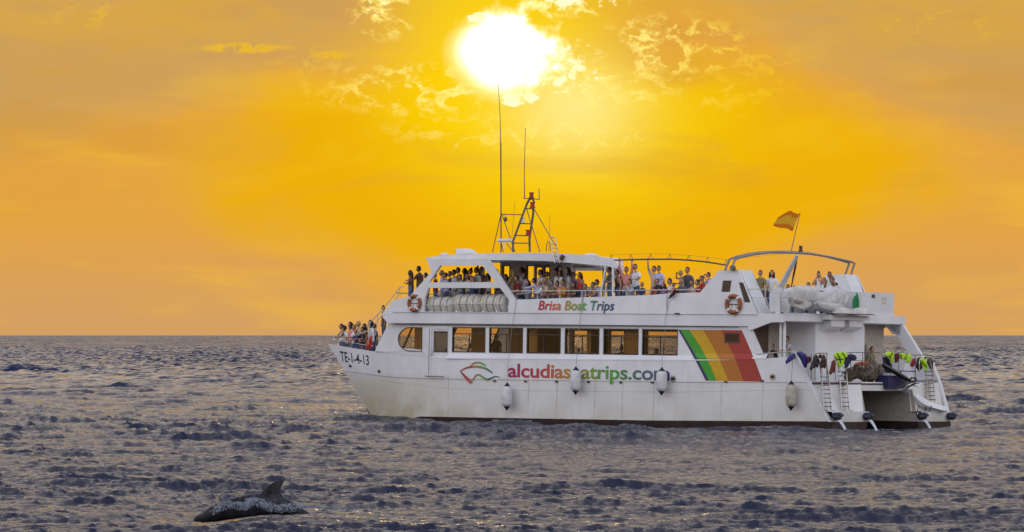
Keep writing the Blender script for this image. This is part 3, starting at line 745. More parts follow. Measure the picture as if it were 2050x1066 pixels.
# front of the cabin: slanted dark windscreen and white posts
mb = MB(); xq, xr = front[0][0], front[1][0]
xq -= .02; wl = lambda z: xq + (xr - xq) * (z - 2.75) / (4.3 - 2.75) - .08
mb = MB(); mb.hexa([(wl(1.95), -3.6, 1.95), (wl(1.95), 3.6, 1.95), (wl(1.95) - .06, 3.6, 1.95), (wl(1.95) - .06, -3.6, 1.95), (wl(2.8), -3.7, 2.8), (wl(2.8), 3.7, 2.8), (wl(2.8) - .06, 3.7, 2.8), (wl(2.8) - .06, -3.7, 2.8)]); part(mb, 'cabin_front', M_HULL)
for k in range(6):
    yy = -3.72 + k * 7.44 / 5; mb = MB(); mb.tube([(wl(2.8) - .03, yy, 2.8), (wl(4.3) - .03, yy, 4.3)], .06, 4); part(mb, 'windscreen_post', M_BROWN)
    if k < 5: mb = MB(); mb.add([(wl(2.8) - .03, yy, 2.8), (wl(2.8) - .03, yy + 1.488, 2.8), (wl(4.3) - .03, yy + 1.488, 4.3), (wl(4.3) - .03, yy, 4.3)], [(0, 1, 2, 3)]); part(mb, 'windscreen_pane', M_GLASS)
# upper front bulwark
mb = MB(); fr = [S(760, 634), S(785, 603), S(821, 593)]
mb.hexa([(fr[0][0] + .02, -3.9, 4.40), (fr[0][0] + .02, 4.2, 4.40), (fr[0][0] - .12, 4.2, 4.40), (fr[0][0] - .12, -3.9, 4.40), (fr[1][0] + .02, -3.9, 5.06), (fr[1][0] + .02, 4.2, 5.06), (fr[1][0] - .08, 4.2, 5.06), (fr[1][0] - .08, -3.9, 5.06)])
part(mb, 'front_bulwark', M_HULL)
for side in (1, -1):
    mb = MB(); mb.plate([[(fr[1][0], 5.06), (fr[0][0], 4.41), (22.9, 4.57), (22.9, 5.2)]], side * 4.26, side * 4.2); part(mb, 'front_cheek', M_HULL)
# main cabin inside
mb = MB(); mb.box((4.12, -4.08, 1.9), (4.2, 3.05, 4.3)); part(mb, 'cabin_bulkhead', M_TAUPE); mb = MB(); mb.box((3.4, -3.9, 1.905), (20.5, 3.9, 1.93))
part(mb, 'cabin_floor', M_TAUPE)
for x, w_ in ((17.9, .6), (15.2, .3), (8.4, .15)):
    mb = MB(); mb.box((x, -0.3, 1.94), (x + w_, 0.5, 4.28)); part(mb, 'cabin_pillar', M_BROWN)
mb = MB()
for i in range(9):
    x = 5.2 + i * 1.45
    for yy in (-3.2, 1.9):
        mb = MB(); mb.add([(x - .06, yy, 1.94), (x - .06, yy, 2.92), (x + .05, yy, 2.92), (x + .05, yy, 2.38), (x + .5, yy, 2.38), (x + .5, yy, 1.94), (x - .06, yy + 1.3, 1.94), (x - .06, yy + 1.3, 2.92), (x + .05, yy + 1.3, 2.92), (x + .05, yy + 1.3, 2.38), (x + .5, yy + 1.3, 2.38), (x + .5, yy + 1.3, 1.94)], [(0, 1, 2, 3, 4, 5), (11, 10, 9, 8, 7, 6)] + [(k, k + 6, (k + 1) % 6 + 6, (k + 1) % 6) for k in range(6)])
        part(mb, 'cabin_seat', M_BROWN)
# aft door (dark doorway), tower, far side wall
mb = MB(); mb.box((4.13, 3.052, 1.9), (4.2, 4.09, 4.3)); part(mb, 'aft_doorway', M_BROWN)
mb = MB(); mb.box((2.62, -1.62, 1.9), (4.11, 1.86, 4.325)); tw = part(mb, 'stair_tower', M_HULL)
mb = MB(); 
for yy in (0.95, -0.35):
    mb = MB(); mb.hexa([(2.62, yy - .55, 3.95), (2.62, yy + .45, 3.95), (2.62, yy + .45, 4.32), (2.62, yy - .55, 4.32), (2.05, yy - .35, 4.15), (2.05, yy + .62, 4.15), (2.05, yy + .62, 4.42), (2.05, yy - .35, 4.42)]); part(mb, 'ledge_bracket', M_HULL)
mb = MB(); mb.box((1.98, -1.15, 4.42), (2.39, 1.75, 4.62)); part(mb, 'tower_ledge', M_HULL)
mb = MB()
for yy in (1.05, -0.35): mb = MB(); mb.ell((1.95, yy, 4.69), (0.42, 0.66, 0.27), 18, 10, fn=lambda q: Vector((q.x, q.y, max(q.z, -.015)))); part(mb, 'capsule_cover', M_RAFT, smooth=True)
mb = MB(); mb.box((1.6, -.95, 4.655), (2.3, 1.55, 4.685)); part(mb, 'capsule_shelf', M_DSTEEL)
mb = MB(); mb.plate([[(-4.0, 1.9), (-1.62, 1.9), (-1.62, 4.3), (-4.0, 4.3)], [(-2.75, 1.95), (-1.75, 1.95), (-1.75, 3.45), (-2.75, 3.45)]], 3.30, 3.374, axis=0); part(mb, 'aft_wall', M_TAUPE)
mb = MB(); mb.hexa([(2.5, -4.05, 3.9), (2.9, -4.05, 3.9), (2.9, -4.2, 3.9), (2.5, -4.2, 3.9), (2.5, -4.05, 4.31), (3.3, -4.05, 4.31), (3.3, -4.2, 4.31), (2.5, -4.2, 4.31)])
mb.hexa([(1.3, -4.05, 2.9), (1.9, -4.05, 2.9), (1.9, -4.2, 2.9), (1.3, -4.2, 2.9), (2.4, -4.05, 4.31), (3.1, -4.05, 4.31), (3.1, -4.2, 4.31), (2.4, -4.2, 4.31)])
part(mb, 'slanted_pillar', M_HULL)
mb = MB()
for u, v in ((1563.5, 644), (1571, 644)): 
    p = SP(u, v, 3.95); mb = MB(); mb.bar((p.x, 3.95, 1.9), (p.x, 3.95, 4.3), 0.06, 8); part(mb, 'stanchion', M_WHITE)
mb = MB(); mb.box((1.9, 1.862, 3.25), (2.9, 1.868, 3.55)); 
# near bulwark cap and aft rim
mb = MB(); n_ = [(stern_x(z) - 0.01, z) for z in (0.30, 0.8, 1.4, 1.9, 2.4, 2.88)]
for s_, fn2 in ((1, stern_x), (-1, far_stern_x)):
    mb = MB(); zs = (0.30, 0.8, 1.4, 1.9, 2.4, 2.86); v0 = []
    for z in zs: v0 += [(fn2(z) - .04, s_ * 4.33, z), (fn2(z) - .04, s_ * 4.14, z), (fn2(z) + .05, s_ * 4.14, z), (fn2(z) + .05, s_ * 4.33, z)]
    f0 = []
    for i in range(len(zs) - 1):
        for k in range(4): f0.append((i * 4 + k, i * 4 + (k + 1) % 4, (i + 1) * 4 + (k + 1) % 4, (i + 1) * 4 + k))
    f0 += [(0, 1, 2, 3), (20, 21, 22, 23)]
    mb.add(v0, f0); part(mb, 'stern_rim', M_WHITE)
# far box on the upper deck with plates, far tower
mb = MB(); mb.box((2.5, -3.55, 4.58), (3.6, -1.1, 5.62)); gb = part(mb, 'deck_locker', M_WHITE)
mb = MB(); a = TP(1745, 590, 2.5); b = TP(1751, 597, 2.5); mb.box((2.485, b.y, b.z), (2.498, a.y, a.z)); part(mb, 'safety_sign', M_NET, gb)
mb = MB(); a = TP(1765, 594, 2.5); b = TP(1774, 609, 2.5); mb.box((2.48, b.y, b.z), (2.498, a.y, a.z)); part(mb, 'hatch_plate', M_CREAM, gb)

# ---- roof over the fore part
roof_top = [(854.5, 516.5), (885, 512.5), (905, 510.5), (940, 509.5), (985, 507.5), (1090, 507), (1150, 509), (1190, 512.5), (1232, 519.5), (1241, 534)]
roof_bot = [(1238, 538), (1220, 533.5), (1150, 527), (1090, 522.5), (977, 521), (915, 521), (857, 521)]
mb = MB(); rp = [S(u, v, 4.0) for u, v in roof_top + roof_bot][::-1]
mb.plate([rp], 4.12, -4.12)
xe_ = S(1241, 534, 4.0)[0]
mb.v = [(x if y > 0 else x + max(0, 17.6 - x) * 0.97, y, z) for x, y, z in mb.v]
rf = part(mb, 'roof', M_HULL)
mb = MB(); bxs = [S(u, v, 2.6) for u, v in ((921, 510), (921.5, 499), (936, 498.5), (949, 508.5))]; mb.plate([bxs], 2.9, 2.3); part(mb, 'searchlight_housing', M_WHITE, rf)
mb = MB(); a = SP(920, 509, 2.6); b = SP(925.5, 499, 2.6); mb.box((b.x, 2.35, a.z), (a.x + .02, 2.85, b.z - .02)); part(mb, 'searchlight', M_BROWN, rf)
mb = MB(); mb.ell(SP(890, 512, 2.2), (0.16, 0.25, 0.13), 12, 6); part(mb, 'roof_dome', M_WHITE, rf, smooth=True); mb = MB(); mb.ell(SP(1183, 511.5, 1.0), (0.32, 0.3, 0.09), 12, 6); part(mb, 'roof_dome', M_WHITE, rf, smooth=True)
a = SP(1125, 516, 4.2)
mb = MB(); mb.box((-.07, -.05, -.11), (.07, .05, .11), Matrix.Translation(a) @ Euler((0, R(-28), 0)).to_matrix().to_4x4()); part(mb, 'flood_lamp', M_BROWN, rf)
# ladder hooked over the roof edge
mb = MB()
for dx_ in (0, 0.28):
    p = [SP(1111 + dx_ * 34, 527, 4.25), SP(1106 + dx_ * 34, 508, 4.25), SP(1103 + dx_ * 34, 480, 4.1)]
    mb.tube([p[0], p[1], p[2]], 0.022, 6)
pa = [SP(1103, 480, 4.1), SP(1106, 475, 4.1), SP(1111, 476, 4.1), SP(1114, 486, 4.1)]; mb.tube(pa, 0.02, 6)
for v in (489, 497, 505, 513, 521): 
    t = (v - 480) / 47 * 8; mb.bar(SP(1103.3 + t * .9, v, 4.22), SP(1113 + t * .9, v, 4.22), 0.016, 5)
part(mb, 'roof_ladder', M_STEEL, rf)

# ---- deckhouse on the upper deck, open windows right through
xa_, xb_ = S(1145, 560, 1.15)[0], S(1001, 560, 1.15)[0]
zt_ = S(1075, 531.5, 1.15)[1]
for yy in (1.15, -1.15):
    hs = []
    for ua, ub, za_ in ((1006, 1021, 4.62), (1054, 1086, 5.05), (1089, 1101, 4.62), (1116, 1124, 5.3)):
        a, b = S(ub, 560, 1.15)[0], S(ua, 560, 1.15)[0]; hs.append([(a, za_ + .02), (b, za_ + .02), (b, zt_), (a, zt_)])
    if yy < 0: hs = [[(xa_ + .1, 5.2), (xa_ + 1.9, 5.2), (xa_ + 1.9, zt_), (xa_ + .1, zt_)], [(xa_ + 2.0, 5.2), (xb_ - .1, 5.2), (xb_ - .1, zt_), (xa_ + 2.0, zt_)]]
    mb = MB(); mb.plate([[(xa_, 4.59), (xb_, 4.59), (xb_, zt_ + .2), (xa_, zt_ + .2)]] + hs, yy, yy - 0.06)
    dh = part(mb, 'deckhouse_wall', M_CREAM)
    for h in hs:
        mb = MB(); t = .04; mb.plate([h, [(h[0][0] + t, h[0][1] + t), (h[1][0] - t, h[1][1] + t), (h[2][0] - t, h[2][1] - t), (h[3][0] + t, h[3][1] - t)]], yy + .02, yy - .07)
        part(mb, 'window_frame', M_BROWN, dh)
mb = MB(); a, b = S(1003, 560, 1.2)[0], S(1024, 560, 1.2)[0]; mb.box((b, 1.17, 4.6), (a, 1.22, 6.2)); part(mb, 'deckhouse_door', M_BROWN)
mb = MB(); xq = xa_; mb.box((xq, -1.2, 4.59), (xq + .05, 1.14, 5.1)); part(mb, 'deckhouse_end', M_CREAM)
mb = MB()
for u in (968, 1150):
    for yy in (2.2, -2.6): p = SP(u, 570, yy); mb = MB(); mb.bar((p.x, yy, 4.58), (p.x, yy, 6.55), 0.05, 8); part(mb, 'roof_post', M_WHITE)

# ---- rails
def rail(name, pts, r, m, posts=(), foot=None, mid=None):
    mb = MB(); mb.tube(pts, r, 6); o = part(mb, name, m, smooth=True)
    for p, q in posts:
        pm = MB(); pm.bar(p, q, r * 0.85, 5); part(pm, 'rail_post', m, o)
    if mid: 
        pm = MB(); pm.tube(mid, r * .7, 5); part(pm, 'mid_rail', m, o)
    return o
yr = 4.20
top = [SP(1019, 583, yr), SP(1158, 582.5, yr), SP(1298, 581.5, yr), SP(1402, 580, yr)]
posts = []
for u in (1076, 1121, 1165, 1172, 1209, 1254, 1299, 1345, 1391):
    p = SP(u, 582, yr); posts.append(((p.x, yr, p.z), (p.x, yr, p.z - 0.42)))
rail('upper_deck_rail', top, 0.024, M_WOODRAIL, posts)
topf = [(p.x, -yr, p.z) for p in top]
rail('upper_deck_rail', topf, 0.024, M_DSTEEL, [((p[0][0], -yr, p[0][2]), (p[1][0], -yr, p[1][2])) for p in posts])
# white posts and bronze awning tube along the near side
mb = MB(); mb.tube([SP(1214, 524, 4.1), SP(1208, 560, 4.15), SP(1201.5, 592, 4.2)], 0.04, 8); part(mb, 'awning_post', M_WHITE, smooth=True); mb = MB(); mb.bar(SP(1227, 523, 4.1), SP(1227, 592, 4.2), 0.045, 8); part(mb, 'awning_post', M_WHITE, smooth=True)
ya = 4.08
tube_px = [(1214, 523.5), (1222, 521.5), (1255, 520.5), (1288, 519.6), (1346, 519.3), (1376, 521), (1405, 523.7), (1432, 527.5), (1456, 531.7)]
mb = MB(); tp = [SP(u, v, ya) for u, v in tube_px]; mb.tube(tp, 0.035, 8); at_ = part(mb, 'awning_tube', M_DSTEEL, smooth=True)
tips = [(1224, 510), (1263, 509.5), (1302.6, 508.5), (1341, 508.6), (1378.6, 511.6), (1416.6, 515.4), (1454, 520)]
for u, v in tips:
    z = SP(u, v, ya); mb = MB()
    for du in (-3.6, 4.2):
        fz_ = interp([(a, b) for a, b in tube_px], u + du); mb.bar(z, SP(u + du, fz_, ya), 0.013, 4)
    part(mb, 'wire_bracket', M_DSTEEL, at_)
mb = MB(); mb.tube([SP(u, v, ya) for u, v in tips] + [TP(1585, 507, 5.2)], 0.006, 3); part(mb, 'awning_wire', M_DSTEEL, at_)
# arch over the aft deck: two tubes from funnel to funnel
for dx_, pxs in ((5.35, [(1452, 541), (1456, 530), (1461, 519.5), (1475, 514.5), (1498.6, 508.8), (1520, 506), (1541, 504.7), (1563, 504.2), (1585, 505), (1618, 507), (1651, 513), (1680, 520.5), (1694, 524.5), (1700, 528), (1692, 551)]),
                 (4.98, [(1464.5, 541), (1468, 530), (1471.6, 520), (1486, 514.5), (1510, 509.5), (1541, 506), (1563, 505.8), (1590, 506.5), (1622, 508.5), (1656, 514), (1688, 521), (1704, 524.7), (1711, 527.5), (1703, 552)])):
    mb = MB(); mb.tube([TP(u, v, dx_) for u, v in pxs], 0.05, 8); part(mb, 'arch_tube', mat('weathered_arch_tube', (0.26, 0.23, 0.21), 0.4, 0.3), smooth=True)
mb = MB(); p = TP(1603, 505, 5.15); mb.bar((p.x, p.y, p.z), (p.x, p.y, p.z + 0.1), 0.09, 8); mb.tube([(p.x, p.y, p.z + .1), (p.x, p.y, p.z + .14), (p.x, p.y, p.z + .26)], [0.05, 0.07, 0.075], 8); part(mb, 'stern_light', M_BROWN)
mb = MB(); p = TP(1467, 537, 5.0); mb.ell(p, (0.13, 0.13, 0.13), 10, 6); part(mb, 'search_lamp', M_DSTEEL, smooth=True)
# davit crane: square column and boom
cx0 = 3.0; a, b = SP(1547, 600, 3.7), SP(1568, 626, 3.7)
mb = MB(); y_c = 3.55
pc = [S(u, v, y_c) for u, v in ((1547, 625), (1546.5, 589), (1556, 577), (1567, 577), (1568, 625))]
mb.plate([pc[::-1]], y_c + .22, y_c - .22); cr = part(mb, 'davit_column', M_WHITE)
mb = MB(); a = SP(1561, 580, y_c); b = SP(1596, 512, y_c - .1)
mb.tube([a, a.lerp(b, .5), b], [0.15, 0.12, 0.075], 4); part(mb, 'davit_boom', mat('grey_boom_paint', (0.48, 0.49, 0.52), .4), cr)
mb = MB(); mb.tube([SP(1596, 513, y_c - .15), SP(1593, 535, 3.2), SP(1584, 575, 3.2)], 0.03, 5); mb.tube([SP(1594, 520, 3.2), SP(1588, 550, 3.2), SP(1584, 578, 3.2)], 0.022, 5); part(mb, 'davit_tackle', M_BROWN, cr)
# aft upper rails near side
rail('aft_upper_rail', [SP(1490, 579, 4.1), SP(1548, 579.5, 4.1)], 0.02, M_WOODRAIL, [(SP(1493, 579, 4.1), SP(1513, 627, 4.1)), (SP(1532, 579, 4.1), SP(1533, 627, 4.1)), (SP(1533, 597, 4.1), SP(1545, 628, 4.1))], mid=[SP(1499, 596.5, 4.1), SP(1548, 597, 4.1)])
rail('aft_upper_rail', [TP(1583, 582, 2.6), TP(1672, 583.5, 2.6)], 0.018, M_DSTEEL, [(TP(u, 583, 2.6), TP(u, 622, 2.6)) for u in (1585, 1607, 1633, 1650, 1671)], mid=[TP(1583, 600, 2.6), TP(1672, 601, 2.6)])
# front rails: companionway hand rails and bow rail
rail('companionway_rail', [SP(808, 574, 4.0), SP(801, 575, 4.0), SP(773, 611.5, 4.0), SP(733, 655, 3.9)], 0.02, M_WOODRAIL, [(SP(802, 575, 4.0), SP(794, 600, 4.0)), (SP(757, 629, 4.0), SP(752, 672, 3.95)), (SP(741, 646, 4.0), SP(737, 690, 3.9))], mid=[SP(806, 588, 4.0), SP(797, 592, 4.0), SP(768, 628, 4.0), SP(738, 665, 3.9)])
rail('front_upper_rail', [(23.6, 4.1, 5.42), (23.9, 2.0, 5.42), (23.9, -2.0, 5.40), (23.6, -4.0, 5.4)], 0.02, M_DSTEEL, [((23.9, 2, 5.42), (23.9, 2, 5.0)), ((23.9, 0, 5.42), (23.9, 0, 5.0)), ((23.9, -2, 5.42), (23.9, -2, 5.0))])
bxs = fixrow([(668, 682), (701, 685.5), (722, 690), (746, 693.5)])
bp = [Vector((x, plan(x, z) - .05, z)) for x, z in bxs]
rail('bow_rail', bp, 0.022, M_STEEL, [((p.x, p.y, p.z), (p.x, p.y - .02, p.z - 0.42)) for p in bp[:-1]] + [((bp[0].x, bp[0].y, bp[0].z), (bp[0].x + .12, bp[0].y, bp[0].z + .28))])
mb = MB(); bpf = [(p.x, -p.y, p.z + .3) for p in bp]; mb.tube(bpf, 0.02, 5); part(mb, 'bow_rail', M_STEEL)
fp = [(x, plan(x, 2.28) - .13) for x in (23.5, 24.3, 25.0, 25.6, 26.1, 26.4)]
mb = MB(); mb.plate([fp + [(26.3, 2.4), (25.6, 1.6), (25.4, 0), (25.6, -1.6), (26.3, -2.4)] + [(x, -y) for x, y in fp[::-1]]], 2.20, 2.28, axis=2); part(mb, 'foredeck', M_WHITE)
p = SP(740, 688, 3.6)
mb = MB(); mb.ell(p, (.13, .16, .26), 8, 6); mb.tube([p + Vector((.2, 0, -.25)), p + Vector((0, 0, .1)), p + Vector((-.12, 0, .32))], .05, 6); part(mb, 'red_fire_hose', mat('bright_red', (0.62, 0.03, 0.02), .5))

# ---- mast
YM = 0.0
def MS(u, v, y=YM): return SP(u, v, y)
mb = MB(); mb.tube([MS(1027, 505, .35), MS(1027, 483.4, .35), MS(1052, 416, .2), MS(1056, 406), MS(1060, 399.5), MS(1065, 397.5), MS(1068.5, 403), MS(1067.5, 429, -.2), MS(1060, 478, -.35), MS(1060.5, 505, -.35)], 0.05, 8)
mast = part(mb, 'mast', M_DSTEEL, smooth=True)
mb = MB()
for v, a, b in ((418, 1052, 1068), (448, 1041.5, 1064.5), (472, 1033, 1061), (487, 1027, 1060)): mb.bar(MS(a, v, .2), MS(b, v + .5, -.2), 0.025, 5)
part(mb, 'mast_rung', M_DSTEEL, mast)
mb = MB(); mb.bar(MS(1048, 397.5), MS(1080, 399.5), 0.02, 5); mb.bar(MS(1079.5, 399), MS(1079, 378), .02, 5); part(mb, 'crossbar', M_DSTEEL, mast)
mb = MB(); mb.tube([MS(1050, 398), MS(1049.5, 350), MS(1051.8, 256)], [0.025, .018, .012], 5); part(mb, 'whip_antenna', M_DSTEEL, mast)
mb = MB(); mb.tube([MS(1003, 506), MS(1003, 400), MS(1002.5, 287)], 0.03, 6); mb.tube([MS(1002.5, 290), MS(1001, 230), MS(998, 180), MS(996.5, 138)], [.022, .015, .013, .01], 5); part(mb, 'long_whip_antenna', M_DSTEEL, mast)
for a, b in (((1031, 403), (1024.5, 478)), ((1101, 429), (1098.5, 505))):
    mb = MB(); mb.bar(MS(*a), MS(*b), 0.010, 4); part(mb, 'thin_antenna', M_DSTEEL, mast)
mb = MB()
for a, b in (((1069, 418), (1117, 501)), ((1054, 418), (1081, 505)), ((1002, 433), (986, 505)), ((1005, 430), (1031, 505)), ((1003, 429), (1044, 430.5)), ((1003.5, 487), (1008, 505)), ((1014, 487), (1028, 505))): mb.bar(MS(*a), MS(*b), 0.021, 5)
part(mb, 'mast_stay', M_DSTEEL, mast)
for u, v, r_, m_ in ((1064, 391.5, .12, M_RED), (1066, 411, .13, M_RED), (1045.5, 441.5, .12, M_WHITE), (1057.5, 466.5, .13, M_RED)):
    c_ = MS(u, v); mb = MB(); mb.tube([c_ + Vector((0, 0, -.13)), c_ + Vector((0, 0, -.06)), c_ + Vector((0, 0, -.05)), c_ + Vector((0, 0, .08)), c_ + Vector((0, 0, .09)), c_ + Vector((0, 0, .13))], [r_, r_, r_ * .75, r_ * .75, r_, r_], 10); part(mb, 'signal_lamp', m_, mast)
mb = MB(); c_ = MS(1012, 439.5); mb.ell(c_, (.11, .05, .11), 10, 8); mb.bar(c_ + Vector((0, 0, .09)), c_ + Vector((.1, 0, .2)), .012, 4); part(mb, 'radar_reflector', M_DSTEEL, mast, smooth=True)
mb = MB(); c_ = MS(1012, 482); mb.box((-.36, -.11, -.07), (.36, .11, .08), Matrix.Translation(c_) @ Euler((0, R(1), R(12))).to_matrix().to_4x4()); mb.bar(c_ + Vector((.1, 0, -.1)), c_ + Vector((.1, 0, -.4)), .03, 6); part(mb, 'radar_scanner', M_WHITE, mast)
mb = MB(); mb.box((-.34, .112, -.05), (.34, .118, -.02), Matrix.Translation(c_) @ Euler((0, R(1), R(12))).to_matrix().to_4x4()); part(mb, 'radar_stripe', M_DSTEEL, mast)
mb = MB(); mb.tube([MS(1093.5, 503, 1), MS(1094, 490, 1), MS(1097, 484, 1), MS(1101, 487, 1), MS(1102, 503, 1)], 0.02, 5); part(mb, 'handhold', M_DSTEEL, mast)

# ---- stripes on the side (flat print: laid a few mm proud)
tops = [1357.5, 1361.5, 1380, 1407, 1443, 1484.5]; mids = [1391, 1397, 1416, 1440, 1472, 1510]; bots = [1413, 1419, 1434, 1458, 1488, 1526]
cols = [('stripe_navy', (0.035, 0.035, 0.12)), ('stripe_green', (0.06, 0.36, 0.03)), ('stripe_yellow', (0.66, 0.38, 0.01)), ('stripe_orange', (0.48, 0.17, 0.02)), ('stripe_red', (0.40, 0.045, 0.03))]
def curve_u(i, v):
    t = (v - 661) / (763 - 661); a, b, c = tops[i], mids[i], bots[i]; tm = (720 - 661) / 102
    return a * (t - tm) * (t - 1) / (tm) + b * t * (t - 1) / (tm * (tm - 1)) + c * t * (t - tm) / (1 - tm)
for i, (nm, c_) in enumerate(cols):
    mb = MB(); m_ = mat(nm, c_, 0.45, wear=0.05)
    def onz(k, z, yv):
        lo, hi = 640.0, 790.0
        for _ in range(30):
            mid = (lo + hi) / 2
            if S(curve_u(k, mid), mid, yv)[1] > z: lo = mid
            else: hi = mid
        return S(curve_u(k, lo), lo, yv)[0]
    zs_ = interp(row_sheer, 4.5); zt0 = S(1420, 661, YW)[1]; zb1 = S(1470, 763.5, YS)[1]
    rows = []
    for z_, yv in [(zt0 + (zs_ + .215 - zt0) * k / 6, YW + .006) for k in range(7)] + [(zs_ + .025, YS + .018), (zs_ - .025, YS + .018), (zs_ - .03, YS + .007)] + [(zs_ - .03 + (zb1 - zs_ + .03) * k / 4, YS + .007) for k in range(1, 5)]:
        rows.append([(onz(i, z_, yv), yv, z_), (onz(i + 1, z_, yv), yv, z_)])
    grid(mb, rows); part(mb, 'rainbow_stripe', m_)
mb = MB(); o_ = [(small_win[i][0], small_win[i][1]) for i in range(4)]
mb.box((o_[1][0], YW + .012, o_[2][1]), (o_[0][0], YW + .016, o_[0][1])); sw = part(mb, 'small_window', mat('dark_tinted_pane', (0.03, 0.02, 0.018), .12))
mb = MB(); t = .03; mb.plate([[(o_[1][0] - t, o_[2][1] - t), (o_[0][0] + t, o_[2][1] - t), (o_[0][0] + t, o_[0][1] + t), (o_[1][0] - t, o_[0][1] + t)], [(o_[1][0] + t, o_[2][1] + t), (o_[0][0] - t, o_[2][1] + t), (o_[0][0] - t, o_[0][1] - t), (o_[1][0] + t, o_[0][1] - t)]], YW + .03, YW + .009); part(mb, 'window_frame', M_FRAME, sw)

# ---- lettering
def text(name, s, m, u0, v0, u1, v1, y, bold=0.0, shear=0.0, spacing=1.0, follow=None, thick=0.004, xs=1.0):
    cu = bpy.data.curves.new(name, 'FONT'); cu.body = s; cu.offset = bold; cu.space_character = spacing; cu.resolution_u = 3
    ob = bpy.data.objects.new(name, cu); COL.objects.link(ob)
    dg = bpy.context.evaluated_depsgraph_get(); me = bpy.data.meshes.new_from_object(ob.evaluated_get(dg)); bpy.data.objects.remove(ob)
    n = len(me.vertices); co = np.empty(n * 3, np.float32); me.vertices.foreach_get('co', co); co = co.reshape(-1, 3)
    mn, mxv = co.min(0), co.max(0)
    a = SP(u0, v0, y); b = SP(u1, v1, y); W = a.x - b.x; H = a.z - b.z
    tx = (co[:, 0] - mn[0]) / (mxv[0] - mn[0]); tz = (co[:, 1] - mn[1]) / (mxv[1] - mn[1])
    Lx = -(tx * (W - abs(shear) * H) + shear * H * tz); Lz = tz * H
    out = np.zeros((n, 3), np.float32); out[:, 0] = Lx; out[:, 2] = Lz
    if follow:
        for i in range(n): out[i] = follow(out[i], a, b, tx[i])
    me.vertices.foreach_set('co', out.ravel()); me.materials.clear(); me.materials.append(m); me.update()
    o = bpy.data.objects.new(name, me); COL.objects.link(o); o.parent = SHIP; o.location = (a.x, y, b.z)
    return o
g1 = ramp_mat('brisa_gradient', [(0.0, (185, 45, 80)), (0.14, (200, 65, 75)), (0.3, (205, 120, 60)), (0.42, (165, 150, 55)), (0.56, (120, 165, 65)), (0.65, (80, 175, 80)), (0.72, (75, 130, 110)), (0.85, (75, 95, 115)), (1.0, (55, 45, 110))], SP(1077, 628, 4.3).x - SP(1231, 628, 4.3).x)
g2 = ramp_mat('alcudia_gradient', [(0.0, (160, 40, 95)), (0.12, (180, 50, 80)), (0.25, (185, 80, 65)), (0.36, (185, 130, 65)), (0.48, (150, 150, 60)), (0.57, (105, 150, 55)), (0.66, (85, 165, 60)), (0.74, (85, 125, 95)), (0.85, (90, 110, 120)), (0.95, (75, 80, 115)), (1.0, (65, 40, 115))], SP(1017, 760, 4.3).x - SP(1340, 760, 4.3).x)
g3 = ramp_mat('logo_gradient', [(0.0, (150, 40, 80)), (0.25, (190, 75, 60)), (0.42, (150, 140, 60)), (0.6, (90, 150, 70)), (0.78, (80, 105, 110)), (1.0, (65, 55, 105))], SP(921, 740, 4.3).x - SP(1000, 740, 4.3).x)
text('company_lettering', 'Brisa Boat Trips', g1, 1077, 602, 1231, 628.5, 4.308, bold=0.018, shear=0.20)
text('website_lettering', 'alcudiaseatrips.com', g2, 1017, 728, 1340, 771.5, 4.308, bold=0.022, spacing=0.96)
def bowfollow(p, a, b, t):
    x = a.x + p[0]; z = b.z + p[2] - 0.0; z2 = z + (1 - t) * 0.0
    u = p[0] / (a.x - b.x)
    zz = p[2] / (a.z - b.z)
    # rows of the letters follow the sheer
    base = zb_l + (zb_r - zb_l) * t; h = ht_l + (ht_r - ht_l) * t
    z = base + zz * h; return (p[0], plan(x, z) + 0.006 - 4.0, z - b.z)
(_, zt_l), (_, zb_l), (_, zt_r), (_, zb_r) = fixrow([(682, 703), (682, 724), (738, 712), (738, 732)])
ht_l, ht_r = zt_l - zb_l, zt_r - zb_r
xl_, xr_ = fixrow([(681, 715)])[0][0], fixrow([(738.5, 722)])[0][0]
_SP = SP
def SP(u, v, y): return Vector((xl_, 4.0, zt_l)) if u == 681 else (Vector((xr_, 4.0, zb_r)) if u == 738.5 else _SP(u, v, y))
text('registration_lettering', 'TE-1-4-13', mat('black_lettering', (0.02, 0.02, 0.025), .5), 681, 703, 738.5, 732, 4.0, bold=0.012, follow=bowfollow)
SP = _SP
# logo: brush strokes
lg = MB(); base = SP(921, 770, 4.31)
def stroke(pts, w0, w1):
    P_ = []
    for i in range(len(pts) - 1):
        a = pts[max(i - 1, 0)]; b = pts[i]; c = pts[i + 1]; d = pts[min(i + 2, len(pts) - 1)]
        for k in range(8):
            t = k / 8; P_.append(tuple(0.5 * ((2 * b[j]) + (-a[j] + c[j]) * t + (2 * a[j] - 5 * b[j] + 4 * c[j] - d[j]) * t * t + (-a[j] + 3 * b[j] - 3 * c[j] + d[j]) * t ** 3) for j in (0, 1)))
    P_.append(pts[-1]); rows = [[], []]
    for i, p in enumerate(P_):
        q = P_[min(i + 1, len(P_) - 1)]; r_ = P_[max(i - 1, 0)]; d = Vector((q[0] - r_[0], q[1] - r_[1])).normalized(); t = i / (len(P_) - 1)
        w = (w0 + (w1 - w0) * t) * (0.55 + 0.9 * math.sin(math.pi * min(1, t * 1.02)) ** .8) * 0.5
        for s_, rr in ((1, 0), (-1, 1)):
            v = SP(780 + (p[0] - d.y * w * s_) * .15, 640 + (p[1] + d.x * w * s_) * .15, 4.31); rows[rr].append((v.x, v.y, v.z))
    grid(lg, rows)
stroke([(940, 688), (1000, 755), (1050, 805), (1080, 848)], 16, 34)
stroke([(938, 690), (1010, 650), (1080, 632), (1180, 630), (1270, 650), (1330, 685), (1375, 718)], 14, 26)
stroke([(1070, 635), (1100, 600), (1140, 578), (1200, 576), (1250, 598), (1288, 616)], 10, 20)
